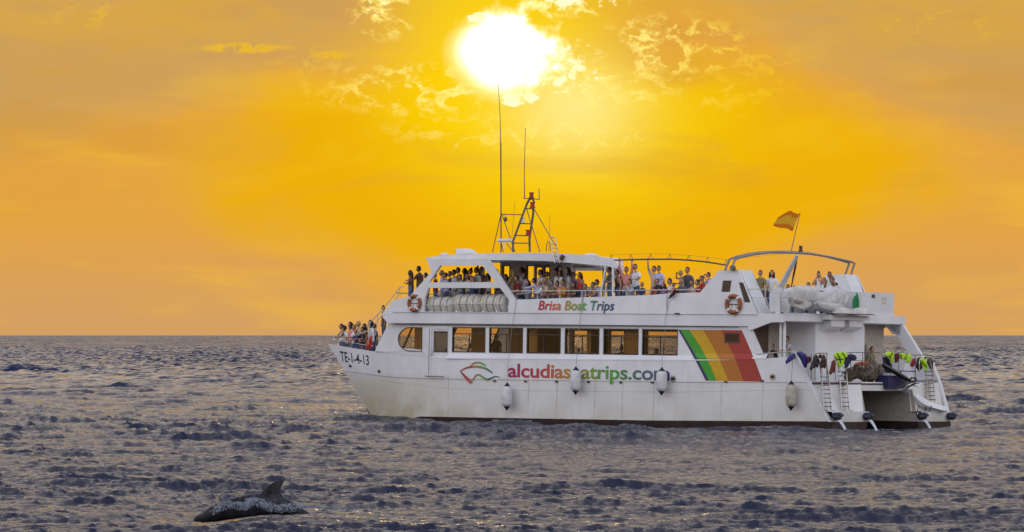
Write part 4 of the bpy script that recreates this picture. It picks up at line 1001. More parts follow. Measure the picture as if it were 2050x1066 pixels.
stroke([(1085, 838), (1120, 785), (1155, 745), (1195, 738), (1235, 765), (1290, 798), (1350, 785), (1410, 762), (1468, 772)], 14, 20)
part(lg, 'logo', g3, base=tuple(base))

# ---- scuppers, ports, seams
mb = MB()
for u, v, w, h in ((990, 763, 5.5, 3), (1052, 764, 5.5, 3), (1114, 764.5, 5.5, 3), (1178, 765, 5.5, 3), (1242.5, 766, 5.5, 3), (1305.5, 766, 5.5, 3), (1453, 764.8, 6, 2.5), (1526, 763, 6, 3)):
    p = SP(u, v, YS); mb = MB(); mb.box((p.x - w / 74, YS + .002, p.z - h / 94), (p.x + w / 74, YS + .02, p.z + h / 94)); part(mb, 'scupper', M_BLACK)
for u, v in ((702, 733), (760, 744)):
    x, z = fixrow([(u, v)])[0]; y = plan(x, z); mb = MB(); mb.box((x - .10, y - .05, z - .055), (x + .10, y + .015, z + .055)); part(mb, 'hawse_hole', M_BLACK)
for u, v in ((1348, 759), (1547, 755)):
    p = SP(u, v, YS); mb = MB(); mb.tube([(p.x, YS + .001, p.z), (p.x, YS + .025, p.z)], .14, 12); o = part(mb, 'mooring_port', M_STEEL)
    mb = MB(); mb.box((p.x - .09, YS + .02, p.z - .06), (p.x + .09, YS + .035, p.z + .06)); part(mb, 'port_opening', M_DARK, o)
for u in (1167, 1335):                             # vertical panel seams of the upper bulwark
    p = SP(u, 600, 4.3); zt_ = S(u, interp([(1032, 600.5), (1298, 591), (1400, 586)], u))[1]
    mb = MB(); mb.box((p.x - .008, 4.288, 4.6), (p.x + .008, 4.302, zt_ - .03)); part(mb, 'panel_seam', M_DSTEEL)
mb = MB(); p = SP(1356, 628.5, 4.3); mb.box((p.x - .12, 4.29, p.z - .02), (p.x + .12, 4.34, p.z + .03)); part(mb, 'vent_slot', M_BLACK)
for u0, u1 in ((894, 898),):
    p = SP(894, 720, YS); q = SP(894, 760, YS)
# aft bulwark hand rail on the lower deck
rail('lower_aft_rail', [SP(1514, 709.5, 4.2), SP(1560, 706, 4.2), SP(1586, 704.5, 4.2)], 0.024, M_STEEL, [(SP(1556, 706, 4.2), SP(1560, 717, 4.2)), (SP(1591, 703, 4.2), SP(1595, 716, 4.2))])
# stern rails across the deck edge
def TPd(u, v, x=0.78): return TP(u, v, x)
rail('stern_rail', [TPd(1633, 710), TPd(1634, 707.5), TPd(1655, 707.5), TPd(1656, 711)], 0.018, M_DSTEEL, [(TPd(u, 709, .8), TPd(u, 762, .8)) for u in (1624, 1632, 1655)])
rail('stern_rail', [TPd(1672, 707), TPd(1728, 706), TPd(1760, 706.5)], 0.018, M_DSTEEL, [(TPd(u, 707), TPd(u, 762)) for u in (1672, 1703, 1727)], mid=[TPd(1700, 722), TPd(1728, 722)])
rail('stern_rail', [TPd(1778, 711), TPd(1840, 711), TPd(1863, 711.5)], 0.018, M_DSTEEL, [(TPd(u, 711), TPd(u, 760)) for u in (1783, 1799, 1815, 1832)], mid=[TPd(1803, 743), TPd(1832, 744)])

# ladders on the transoms
def ladder(u0, u1, vt, vb, du, side, nr, arch_v, vstart):
    yy = None
    def tp(u, v):                                  # point on the sloping transom, 6 cm aft of it
        z = S(1640, v, 4.0)[1]
        x = interp([(-1, -.05), (.70, .05), (.72, .26), (1.9, .80 if side == 1 else .52)], z) - 0.10
        for _ in range(3):
            p = TP(u, v, x); z = p.z; x = interp([(.0, .2), (.72, .26), (1.9, .85 if side == 1 else .52), (3.2, .85 if side == 1 else .52)], z) - 0.10
        return TP(u, v, x)
    root = None
    for a in (u0, u1):
        mb = MB(); pts = [tp(a + (a == u0) * 0 - 14 + 4, arch_v + 12), tp(a - 8, arch_v + 2), tp(a - 4.5, arch_v), tp(a - 1.5, arch_v + 4), tp(a + du * .45, vstart), tp(a + du, vb)]
        mb.tube(pts, 0.026, 6)
        mb.tube([tp(a - 14 + 4, arch_v + 12), tp(a - 9.5, vstart)], 0.02, 5)
        mb.tube([tp(a + du, vb), tp(a + du + 4, vb + 2), tp(a + du + 9, vb + 2)], 0.02, 5)
        if root is None: root = part(mb, 'boarding_ladder', M_STEEL, smooth=True)
        else: part(mb, 'ladder_rail', M_STEEL, root, smooth=True)
    for i in range(nr):
        v = vstart + (vb - 5 - vstart) * i / (nr - 1); t = (v - arch_v) / (vb - arch_v)
        p, q = tp(u0 + du * t, v), tp(u1 + du * t, v)
        mb = MB(); d = Vector((-.06, 0, 0)); mb.hexa([p + d, q + d, q - d, p - d, p + d + Vector((0, 0, .03)), q + d + Vector((0, 0, .03)), q - d + Vector((0, 0, .03)), p - d + Vector((0, 0, .03))]); part(mb, 'rung', M_DSTEEL, root)
ladder(1641, 1655, 760, 820, 8, 1, 8, 717, 756)
ladder(1676, 1690, 760, 820, 9, 1, 9, 716, 745)
ladder(1850, 1863, 742, 806, 8, -1, 8, 717, 745)
# exhaust flaps and the water they spill
flaps = [(1661, 836.5, 4.1), (1730, 837.5, 1.95), (1843, 838, -1.95), (1909, 837, -4.1)]
for k, (u, v, yy) in enumerate(flaps):
    p = SP(u, v, yy); p.x = min(p.x, 0.0)
    mb = MB(); mb.ell((-0.08, yy, 0.52), (0.20, 0.26, 0.15), 10, 6, M=Euler((0, R(-28), 0)).to_matrix()); mb.ell((-0.2, yy - .1, 0.60), (0.13, 0.2, 0.05), 8, 5, M=Euler((0, R(-40), 0)).to_matrix())
    part(mb, 'exhaust_flap', M_RUBBER, smooth=True)
# slide on the far transom
mb = MB(); cen = [(1812, 776, .55), (1822, 781, .48), (1832, 789, .38), (1843, 799, .27), (1856, 807, .14), (1870, 812, .02), (1886, 817, -.10), (1897, 820, -.16)]
hi_, lo_, bk = [], [], []
for i, (u, v, x_) in enumerate(cen):
    w = 9 + 3 * math.sin(i / 7 * math.pi); a = TP(u, v - w * .5, x_ + .12); b = TP(u - 3, v + w * .55, x_ - .08); hi_.append(tuple(a)); lo_.append(tuple(b)); bk.append((b.x + .22, b.y, b.z - .02))
mid1 = [tuple((Vector(a) * .5 + Vector(b) * .5) + Vector((.07, 0, -.04))) for a, b in zip(hi_, lo_)]
lip = [(a[0] - .05, a[1], a[2] + .03) for a in lo_]
grid(mb, [hi_, mid1, lo_, lip, bk])
part(mb, 'slide', M_WHITE, smooth=True, angle=60)
mb = MB()
for u in (1836, 1851, 1861): mb.bar(TP(u, 823, -.02), TP(u + 3.5, 813, .1), .02, 5)
mb.bar(TP(1834, 824.5, 0), TP(1843, 825, 0), .03, 5); part(mb, 'step_bracket', M_BLACK)
# swim step rubbing plate
mb = MB(); mb.box((1.23, 1.5, 1.875), (1.0, 4.1, 1.905)); 
mb = MB(); mb.bar((stern_x(1.82) - 0.05, 4.1, 1.84), (0.62, 1.45, 1.84), .05, 6); mb.bar((0.58, 1.45, 1.83), (0.58, -0.2, 1.83), .035, 6); part(mb, 'rubbing_strip', M_DSTEEL)

# ------------------------------------------------------------------ things carried by the ship
def thing(mb, name, m, base, label, cat, group=None, smooth=False, angle=None):
    o = mb.build(name, m, None, smooth, base, angle); o.matrix_world = at(base); return tag(o, label, cat, group)
def sub(mb, name, m, parent, base, smooth=False):
    return mb.build(name, m, parent, smooth, base)
def clone(src, M, label=None):
    c = src.copy(); COL.objects.link(c); c.matrix_world = M
    if label: c['label'] = label
    for ch in src.children:
        d = ch.copy(); COL.objects.link(d); d.parent = c
    return c

# life raft canisters in the bay
ZR = 4.62
def raft(u0, u1, v0, v1, y, label):
    xa, xb = S(u0, 610, y)[0], S(u1, 610, y)[0]; za, zb = S(u0, v1, y)[1], S(u0, v0, y)[1]
    xc, zc, rr, hl = (xa + xb) / 2, (za + zb) / 2, (zb - za) / 2, (xa - xb) / 2; base = (xc, y, zc)
    mb = MB(); prof = [(-1, .35), (-.97, .72), (-.86, .93), (-.70, .985), (-.68, 1.0), (-.30, 1.0), (-.28, .97), (.28, .97), (.30, 1.0), (.68, 1.0), (.70, .985), (.86, .93), (.97, .72), (1, .35)]
    mb.tube([(xc + p * hl, y, zc) for p, _ in prof], [rr * q for _, q in prof], 20)
    o = thing(mb, 'life_raft_canister', M_RAFT, base, label, 'life raft', 'life raft canisters in the side bay', True, 35)
    for t in (-.72, -.25, .25, .72):
        mb = MB(); mb.tube([(xc + t * hl - .012, y, zc), (xc + t * hl + .012, y, zc)], rr * 1.012, 20); sub(mb, 'strap', M_DSTEEL, o, base)
    mb = MB(); mb.box((xc - hl * .93, y + rr * .99, zc - .03), (xc + hl * .93, y + rr * 1.03, zc + .012)); sub(mb, 'seam_flange', M_RAFT, o, base)
    mb = MB(); mb.add([(xc + hl * .62, y + rr * 0.93, zc + rr * .42), (xc + hl * .42, y + rr * 0.96, zc + rr * .30), (xc + hl * .60, y + rr * .985, zc + rr * .22)], [(0, 1, 2)]); sub(mb, 'warning_sticker', M_CYCOL, o, base)
    for t in (-.5, .5):
        mb = MB(); mb.box((xc + t * hl - .04, y - rr * .5, zc - rr * 1.12), (xc + t * hl + .04, y + rr * .95, zc - rr * .72)); sub(mb, 'cradle', M_WHITE, o, base)
    return o
yR = 3.72
raft(857.5, 912.5, 594, 628, yR, 'smallest white barrel life raft canister at the forward end of the side bay')
raft(912, 966.5, 588.5, 628, yR, 'middle white barrel life raft canister of three in the side bay')
raft(965.5, 1019.5, 588.5, 628, yR, 'aftmost white barrel life raft canister beside the white post')
raft(873, 925, 582.5, 596, 2.9, 'white canister lying behind and above the front life raft barrel')

# lifebuoys
def lifebuoy(u, v, ru, rv, label):
    p = SP(u, v, 4.36); p.y = 4.36; R1 = rv / 47.0; base = tuple(p)
    Rm, r = R1 * .80, R1 * .20
    mb = MB(); mb.tube([(p.x + Rm * math.cos(a), p.y, p.z + Rm * math.sin(a)) for a in [2 * math.pi * i / 28 for i in range(28)]], r, 10, closed=True)
    o = thing(mb, 'lifebuoy', M_BUOY, base, label, 'lifebuoy', 'lifebuoys on the port side', True)
    for k in range(4):
        a0 = math.pi / 4 + k * math.pi / 2; mb = MB(); mb.tube([(p.x + Rm * math.cos(a0 + d), p.y, p.z + Rm * math.sin(a0 + d)) for d in (-.13, -.04, .04, .13)], r * 1.06, 10, caps=False); sub(mb, 'white_band', M_WHITE, o, base, True)
    mb = MB(); mb.bar((p.x + Rm * .8, p.y - .04, p.z), (p.x - Rm * .8, p.y - .04, p.z), .014, 4); mb.bar((p.x + .1, p.y - .04, p.z), (p.x + .1, p.y - .04, p.z - Rm), .01, 4); mb.bar((p.x - .1, p.y - .04, p.z), (p.x - .1, p.y - .04, p.z - Rm), .01, 4); sub(mb, 'holder', M_DSTEEL, o, base)
lifebuoy(829.5, 607.5, 14, 18.5, 'faded orange lifebuoy on the white bulwark ahead of the life rafts')
lifebuoy(1468, 609.5, 17, 20, 'faded orange lifebuoy with white bands below the funnel louvres')

# fenders on their ropes
def fender(u, v0, v1, rpx, rope, label, m=None):
    pt, pb = SP(u, v0, 4.62), SP(u, v1, 4.62); x, y = pt.x, 4.62; zt_, zb_ = pt.z, pb.z; H_ = zt_ - zb_; r = rpx / 48.0; base = (x, y, (zt_ + zb_) / 2)
    z = lambda t: zb_ + H_ * t
    mb = MB(); pr = [(.13, .45), (.16, .72), (.21, .93), (.27, 1), (.5, 1.02), (.73, 1), (.79, .93), (.85, .72), (.87, .45)]
    mb.tube([(x, y, z(t)) for t, _ in pr], [r * q for _, q in pr], 16)
    o = thing(mb, 'fender', m or M_FENDER, base, label, 'fender', 'fenders hanging along the hull', True)
    for s_ in (0, 1):
        mb = MB(); q = [(.13, .62), (.09, .42), (.04, .20), (0, .12)]; f_ = (lambda t: 1 - t) if s_ else (lambda t: t)
        mb.tube([(x, y, z(f_(t))) for t, _ in q], [r * k for _, k in q], 12); sub(mb, 'end_cap', M_RUBBER, o, base, True)
    mb = MB(); pts = [(x, y, zt_ + .02)] + [tuple(SP(*q)) for q in rope]; mb.tube(pts, .013, 4); sub(mb, 'rope', M_ROPE, o, base)
fender(1015.5, 766, 822, 11, [(1017, 735, 4.5), (1025, 655, 4.36), (1032, 612, 4.36), (1036, 583, 4.25)], 'white fender hanging lowest, below the first letter of the web address')
fender(1153, 734, 790.5, 11.3, [(1156, 700, 4.5), (1161, 640, 4.36), (1166, 590, 4.33), (1168, 583, 4.22)], 'white fender covering the middle letters of the web address')
fender(1325, 735.5, 791.5, 11.3, [(1327, 700, 4.5), (1332, 640, 4.36), (1341, 590, 4.33), (1342, 582, 4.22)], 'white fender covering the last letter of the web address')
fender(1584, 762, 822.5, 10.8, [(1586, 735, 4.5), (1587, 716, 4.4), (1587, 706, 4.25)], 'dirty cream fender near the stern corner below the blue jacket', M_FENDER_OLD)

# ensign
fb = TP(1584, 503, 5.2); ft_ = fb + Vector((0, 0, 0)); base = tuple(fb)
ftop = TP(1602, 425.5, 5.2)
mb = MB(); mb.bar(fb, ftop, .018, 6); fl = thing(mb, 'ensign', M_DSTEEL, base, 'red and yellow flag on a leaning staff above the aft arch', 'flag')
mb = MB(); rows = []
a, b = TP(1600.5, 429.5, 5.2), TP(1592, 463.5, 5.2); c_, d = TP(1565, 428, 5.6), TP(1550, 453, 5.9)
nu, nv = 14, 8
for j in range(nv + 1):
    t = j / nv; row = []
    for i in range(nu + 1):
        s_ = i / nu; top = a.lerp(c_, s_) + Vector((0, 0, .13 * math.sin(s_ * 3.1))); bot = b.lerp(d, s_)
        if s_ > .7: top = top.lerp(bot, (s_ - .7) * .9)
        p = top.lerp(bot, t); p += Vector((.10 * math.sin(s_ * 7 + t), .05 * math.sin(s_ * 9 + t * 2), .02 * math.sin(s_ * 11 + t * 3) * s_)); row.append(tuple(p))
    rows.append(row)
for j in range(nv):
    mb.cur = 0 if (j < 2 or j >= 6) else 1; grid(mb, [rows[j], rows[j + 1]])
def cloth(name, c):
    m = bpy.data.materials.new(name); m.use_nodes = True; nt = m.node_tree; nt.nodes.clear()
    tl = nt.nodes.new('ShaderNodeBsdfTranslucent'); tl.inputs[0].default_value = (*c, 1); df = nt.nodes.new('ShaderNodeBsdfDiffuse'); df.inputs[0].default_value = (*c, 1)
    mx_ = nt.nodes.new('ShaderNodeMixShader'); nt.links.new(tl.outputs[0], mx_.inputs[1]); nt.links.new(df.outputs[0], mx_.inputs[2]); o = nt.nodes.new('ShaderNodeOutputMaterial'); nt.links.new(mx_.outputs[0], o.inputs[0]); return m
sub(mb, 'flag_cloth', [cloth('flag_red_cloth', (.72, .22, .02)), cloth('flag_yellow_cloth', (.78, .46, .04))], fl, base, True)
# tender under a white cover
base = tuple(TP(1640, 625, 2.3)); bx_, by_, bz_ = base
random.seed(8)
def crumple(mb, amp):
    def h(p): return abs(math.sin(p[0] * 6 + p[1] * 9.3 + p[2] * 7)) * 1.1 - .5 + abs(math.sin(p[1] * 15 - p[2] * 12)) * .6 + .7 * ( math.sin(p[0] * 9 + p[2] * 5) * .5 + math.sin(p[1] * 11 + p[0] * 4) * .5 + math.sin(p[2] * 14 + p[1] * 6.5 + 1) * .6 + math.sin(p[1] * 23 + p[2] * 8) * .35)
    mb.v = [(x + amp * h((x, y, z)), y + amp * .4 * h((z, x, y)), z + amp * .7 * h((y, z, x))) for x, y, z in mb.v]; return mb
mb = MB()
pts = [TP(u, v, 2.45) for u, v in ((1614, 611), (1628, 606), (1642, 603), (1656, 602), (1672, 602), (1686, 600), (1697, 600), (1706, 601))]
rr_ = [.20, .27, .33, .38, .42, .41, .37, .16]; P2, R2 = [], []
for i in range(7):
    for k in range(6): t = k / 6; P2.append(pts[i].lerp(pts[i + 1], t) + Vector((.3, 0, 0))); R2.append(rr_[i] + (rr_[i + 1] - rr_[i]) * t)
P2.append(pts[7] + Vector((.3, 0, 0))); R2.append(.1)
mb.tube(P2, R2, 36, flat=1.3)
crumple(mb, .05); 
tn = thing(mb, 'tender_boat', M_TARP, base, 'small tender on the aft deck wrapped in a crumpled white tarpaulin', 'boat', None, True, 80)
mb = MB(); pts = [TP(u, v, 2.3) for u, v in ((1569, 590), (1580, 590), (1596, 588), (1616, 590), (1634, 592))]; mb.tube(pts, [.10, .17, .19, .22, .2], 14, flat=1.6); crumple(mb, .03); sub(mb, 'folded_tarpaulin', M_TARP, tn, base, True)
mb = MB(); pl = [T(u, v, 2.15) for u, v in ((1584, 595), (1612, 601), (1621, 607), (1618, 614), (1604, 619), (1588, 614))]; mb.plate([pl], 2.05, 2.3, axis=0); sub(mb, 'tender_hull', M_RAFT, tn, base)
mb = MB(); pl = [T(u, v, 2.0) for u, v in ((1592, 600), (1608, 604), (1606, 609), (1592, 606))]; mb.plate([pl], 1.99, 2.04, axis=0); sub(mb, 'hull_recess', M_DECK, tn, base)
mb = MB(); pts = [TP(u, v, 2.2) for u, v in ((1571, 600), (1573, 613), (1574, 626))]; mb.tube(pts, [.14, .18, .14], 10); crumple(mb, .02); sub(mb, 'tarpaulin_end', M_TARP, tn, base, True)
mb = MB(); pts = [TP(u, v, 1.95) for u, v in ((1634, 606), (1645, 613), (1660, 617), (1675, 616), (1688, 614))]; mb.tube(pts, [.08, .17, .20, .17, .06], 20); crumple(mb, .05); sub(mb, 'hanging_fold', M_TARP, tn, base, True)
# hose
c0 = TP(1713, 588, 2.44); base = tuple(c0); mb = MB()
for k in range(14):
    o_ = (k - 6.5) * .03; pts = []
    for i in range(21):
        a = math.pi * (i / 20) * 2; pts.append((c0.x - .03 - .012 * (k % 3), c0.y + o_ * .25 + (.03 + .014 * k) * math.sin(a), c0.z - .40 + (.44 - .012 * k) * math.cos(a) - .02 * (k % 4)))
    mb.tube(pts[:-1], .021, 5, closed=True)
thing(mb, 'coiled_hose', M_HOSE, base, 'bright green hose coiled on the grey locker beside the tender', 'hose', None, True)

# hanging clothing and life vests at the stern
def drape(name, m, x, outline, label, cat, group=None, th_=.10, fold=.05, straps=None):
    pl = [T(u, v, x) for u, v in outline]; cy = sum(p[0] for p in pl) / len(pl); cz = sum(p[1] for p in pl) / len(pl); base = (x, cy, cz)
    # fan of rings from outline to the centre gives a puffy shape
    mb = MB(); n = len(pl) * 3; ring = []
    for i in range(len(pl)):
        a, b = pl[i], pl[(i + 1) % len(pl)]
        for k in range(3): ring.append((a[0] + (b[0] - a[0]) * k / 3, a[1] + (b[1] - a[1]) * k / 3))
    vs, fs = [], []
    prof = [(1.0, 0), (.92, -.5), (.66, -.9), (.33, -1), (0.02, -1)]
    for s_, d in prof:
        for i, (y, z) in enumerate(ring):
            w = fold * math.sin(y * 34 + z * 7 + i) * (1 - s_ * .6); vs.append((x + d * th_ * .5 + w * .5 - .02, cy + (y - cy) * s_, cz + (z - cz) * s_))
    for r_ in range(len(prof) - 1):
        for i in range(n): j = (i + 1) % n; fs.append((r_ * n + i, r_ * n + j, (r_ + 1) * n + j, (r_ + 1) * n + i))
    fs.append(tuple((len(prof) - 1) * n + i for i in range(n))); fs.append(tuple(range(n))[::-1])
    mb.add(vs, fs); o = thing(mb, name, m, base, label, cat, group, True, 70)
    for st in straps or []:
        m2 = MB(); m2.tube([TP(u, v, x - th_ * .5 - .04) for u, v in st], .022, 4); sub(m2, 'strap', M_BLACK, o, base)
    return o
G1, G2 = 'neon yellow life vests drying on the stern rails', 'wetsuits drying on the stern rails'
XQ = .74
drape('life_vest', M_NEON, XQ - .05, [(1666, 712), (1672, 706), (1684, 705), (1694, 706), (1696, 714), (1689, 720), (1686, 734), (1680, 736), (1675, 728), (1673, 716)], 'neon yellow life vest hanging between the two near boarding ladders', 'life vest', G1, straps=[[(1676, 707), (1681, 716), (1683, 728)], [(1687, 706), (1690, 712), (1694, 719)], [(1674, 720), (1687, 720)]])
drape('life_vest', M_NEON, XQ, [(1770, 707), (1779, 705), (1788, 704), (1789, 712), (1786, 726), (1781, 727), (1779, 716), (1771, 712)], 'leftmost neon yellow life vest on the far rail', 'life vest', G1, straps=[[(1787, 705), (1783, 714), (1781, 725)]])
drape('life_vest', M_NEON, XQ, [(1799, 708), (1808, 707), (1812, 710), (1811, 720), (1803, 720)], 'small neon yellow life vest in the middle of the far rail beside a maroon bag', 'life vest', G1, straps=[[(1804, 709), (1803, 720)]])
drape('life_vest', M_NEON, XQ, [(1813, 709), (1822, 709), (1824, 716), (1819, 727), (1813, 725), (1810, 718)], 'neon yellow life vest on the far rail directly above the white board', 'life vest', G1, straps=[[(1816, 709), (1812, 720)]])
drape('life_vest', M_NEON, XQ - .35, [(1841, 718), (1847, 716), (1853, 722), (1857, 737), (1852, 743), (1846, 735)], 'rightmost neon yellow life vest hung inside the far ladder hoops', 'life vest', G1, straps=[[(1844, 722), (1855, 736)]])
drape('bag', M_MAROON, XQ, [(1790, 708), (1799, 707), (1799, 716), (1796, 726), (1790, 727)], 'maroon bag squeezed between yellow vests on the far rail', 'bag')
drape('bag', mat('crimson_fabric', (.25, .015, .03), .7), XQ, [(1824, 721), (1831, 717), (1832, 728), (1826, 736), (1820, 733)], 'crimson bag hanging just right of the white board', 'bag')
drape('wetsuit', M_WET, XQ, [(1628, 714), (1633, 710), (1637, 714), (1639, 722), (1636, 738), (1632, 734), (1629, 738), (1625, 737), (1622, 744), (1620, 738), (1625, 726)], 'black wetsuit hanging at the first ladder hoop from the hull side', 'wetsuit', G2)
drape('towel', M_MAROON, XQ, [(1637, 713), (1641, 708), (1645, 713), (1643, 718), (1639, 718)], 'small dark red towel bunched on top of the first stern rail', 'towel')
drape('wetsuit', mat('dark_brown_neoprene', (.05, .016, .014), .6), XQ - .1, [(1643, 714), (1648, 709), (1651, 714), (1653, 726), (1651, 739), (1646, 736), (1642, 738), (1641, 724)], 'dark brown wetsuit hanging inside the second ladder hoop', 'wetsuit', G2)
drape('wetsuit', M_RUST, XQ, [(1664, 724), (1669, 720), (1672, 726), (1671, 742), (1668, 748), (1665, 744), (1662, 751), (1658, 748), (1661, 738)], 'rust brown wetsuit hanging left of the neon vest', 'wetsuit', G2)
drape('wetsuit', M_WET, XQ + .05, [(1836, 716), (1862, 716), (1868, 724), (1866, 742), (1860, 738), (1856, 724), (1846, 730), (1838, 744), (1832, 735)], 'dark wetsuits heaped on the far rail behind the rightmost vest', 'wetsuit')
drape('jacket', M_NAVY, XQ, [(1695, 710), (1704, 709), (1712, 712), (1715, 717), (1711, 722), (1701, 723), (1694, 738), (1690, 734), (1690, 720)], 'navy jacket draped on the rail right of the neon vest', 'jacket')
drape('jacket', M_NAVY, XQ + .2, [(1765, 716), (1774, 714), (1782, 722), (1786, 740), (1781, 748), (1770, 746)], 'navy coat bundled left of the far yellow vests', 'jacket')
drape('jacket', M_BLUEC, 1.15, [(1593, 706), (1602, 704), (1610, 708), (1616, 716), (1613, 736), (1609, 737), (1604, 726), (1598, 714)], 'violet blue raincoat lying over the end of the near bulwark', 'jacket', th_=.25)
drape('jacket', M_MAROON, .95, [(1615, 716), (1619, 713), (1623, 719), (1620, 726), (1615, 729)], 'maroon sweater corner behind the violet raincoat', 'jacket')
o = drape('jacket', M_BLUEC, 1.9, [(1571, 723), (1578, 714), (1587, 708), (1591, 708), (1592, 716), (1584, 722), (1573, 730)], 'violet blue jacket slung over the near aft rail above the cream fender', 'jacket')
drape('towel', M_ORANGE, .9, [(1711, 727), (1722, 724), (1738, 725), (1738, 729), (1728, 733), (1714, 732)], 'faded orange towel on top of the netting heap', 'towel')
# net heap
random.seed(3)
base = tuple(TP(1720, 756, 1.0)); mb = MB()
for i in range(26):
    u = random.uniform(1699, 1760); v = 758 - random.random() ** .8 * (26 if u > 1712 else 14); p = TP(u, v, random.uniform(.8, 1.5)); r_ = random.uniform(.09, .2)
    mb.ell(p, (r_, r_ * 1.6, r_), 9, 6, M=Euler((random.random() * 3, random.random() * 3, random.random() * 3)).to_matrix())
for i in range(16):
    p = TP(random.uniform(1700, 1750), random.uniform(736, 757), .75); pts = [p + Vector((random.uniform(-.05, .05), t * .12 * random.choice((1, .8)), .1 * math.sin(t * 1.3 + i))) for t in range(6)]; mb.tube(pts, .018, 4)
crumple(mb, .03); thing(mb, 'net_heap', M_NET, base, 'heap of olive brown netting and rope on the stern platform', 'net', None, True)
mb = MB(); base = tuple(TP(1757, 755, .9))
for k in range(3): p = TP(1744 + k * 9, 745 - (k % 2) * 7, .85); mb.ell(p, (.14, .16, .34), 10, 6)
crumple(mb, .03); thing(mb, 'kit_bag', mat('grey_brown_canvas', (.20, .15, .12), .8, wear=.3), base, 'grey brown kit bags leaning together right of the netting', 'bag', None, True)
# white board and navy covered sled with an upturned outboard
base = tuple(TP(1814, 755, .7)); mb = MB(); pl = [T(u, v, .7) for u, v in ((1813, 727), (1818, 731), (1825, 750), (1824, 764), (1807, 764), (1805, 748), (1809, 732))]; mb.plate([pl], .62, .70, axis=0); thing(mb, 'paddle_board', M_WHITE, base, 'pointed white board standing upright below the yellow vests', 'board')
mb = MB(); pl = [T(u, v, .6) for u, v in ((1768, 752), (1784, 752), (1803, 757), (1806, 768), (1800, 778), (1768, 778))]; base = (.5, pl[0][0], pl[0][1]); mb.plate([pl], .35, 1.0, axis=0); cv = thing(mb, 'covered_sled', mat('navy_vinyl_cover', (.02, .02, .09), .45), base, 'navy vinyl covered sled at the end of the white cross beam', 'sled')
mb = MB(); mb.tube([TP(1803, 742, .3), TP(1804, 760, .3)], .03, 6); mb.tube([TP(1803, 743, .3), TP(1833, 744, .3)], .025, 6); sub(mb, 'blue_frame', M_BLUEC, cv, base)
p0, p1 = TP(1767, 731, .4), TP(1822, 763, 0.0); base = tuple(p0)
mb = MB(); d = (p1 - p0); mb.tube([p0, p0.lerp(p1, .5), p1], [.10, .11, .08], 4); ob = thing(mb, 'outboard_motor', M_BLACK, base, 'dark tilted outboard motor sticking out past the cross beam', 'motor')
def blade(pts, w): 
    m2 = MB(); m2.tube([TP(u, v, x) for u, v, x in pts], w, 6, flat=.35); return m2
sub(blade([(1786, 781, .1), (1800, 775, 0), (1815, 768, -.05), (1832, 765, -.1)], [.01, .07, .11, .05]), 'skeg', mat('dull_olive_metal', (.10, .09, .06), .4, .5), ob, base, True)
sub(blade([(1808, 783, -.1), (1820, 774, -.1), (1832, 768, -.1), (1841, 767, -.1)], [.01, .08, .09, .02]), 'propeller_blade', M_BLACK, ob, base, True)
sub(blade([(1824, 771, -.15), (1834, 774, -.15), (1840, 776, -.15)], [.05, .03, .01]), 'propeller_blade', M_BLACK, ob, base, True)
m2 = MB(); m2.tube([TP(u, v, -.05) for u, v in ((1822, 763), (1824, 757), (1832, 757), (1834, 760), (1828, 764))], .04, 6, closed=True); sub(m2, 'mounting_ring', M_BLACK, ob, base, True)

# water spilling from the exhausts
M_SPLASH = mat('white_water', (0.62, 0.66, 0.72), 0.3, wear=.15, scale=20)
for (u, v, yy), lab in zip(flaps[:3], ('thin stream of cooling water falling from the outermost near exhaust', 'stream of cooling water falling from the near hull inner exhaust', 'stream of cooling water falling from the far hull inner exhaust')):
    base = (-0.15, yy, .40); mb = MB()
    for k in range(3):
        o_ = (k - 1) * .05; mb.tube([(-.15 - t * .22 - .25 * t, yy + o_ - t * .02 * k, .40 - .62 * t ** 1.7 - .02 * k) for t in [i / 8 for i in range(9)]], [.035 - .002 * i for i in range(9)], 5)
    o = thing(mb, 'cooling_water', M_SPLASH, base, lab, 'water', None, True); o['kind'] = 'stuff'; del o['label']; del o['category']

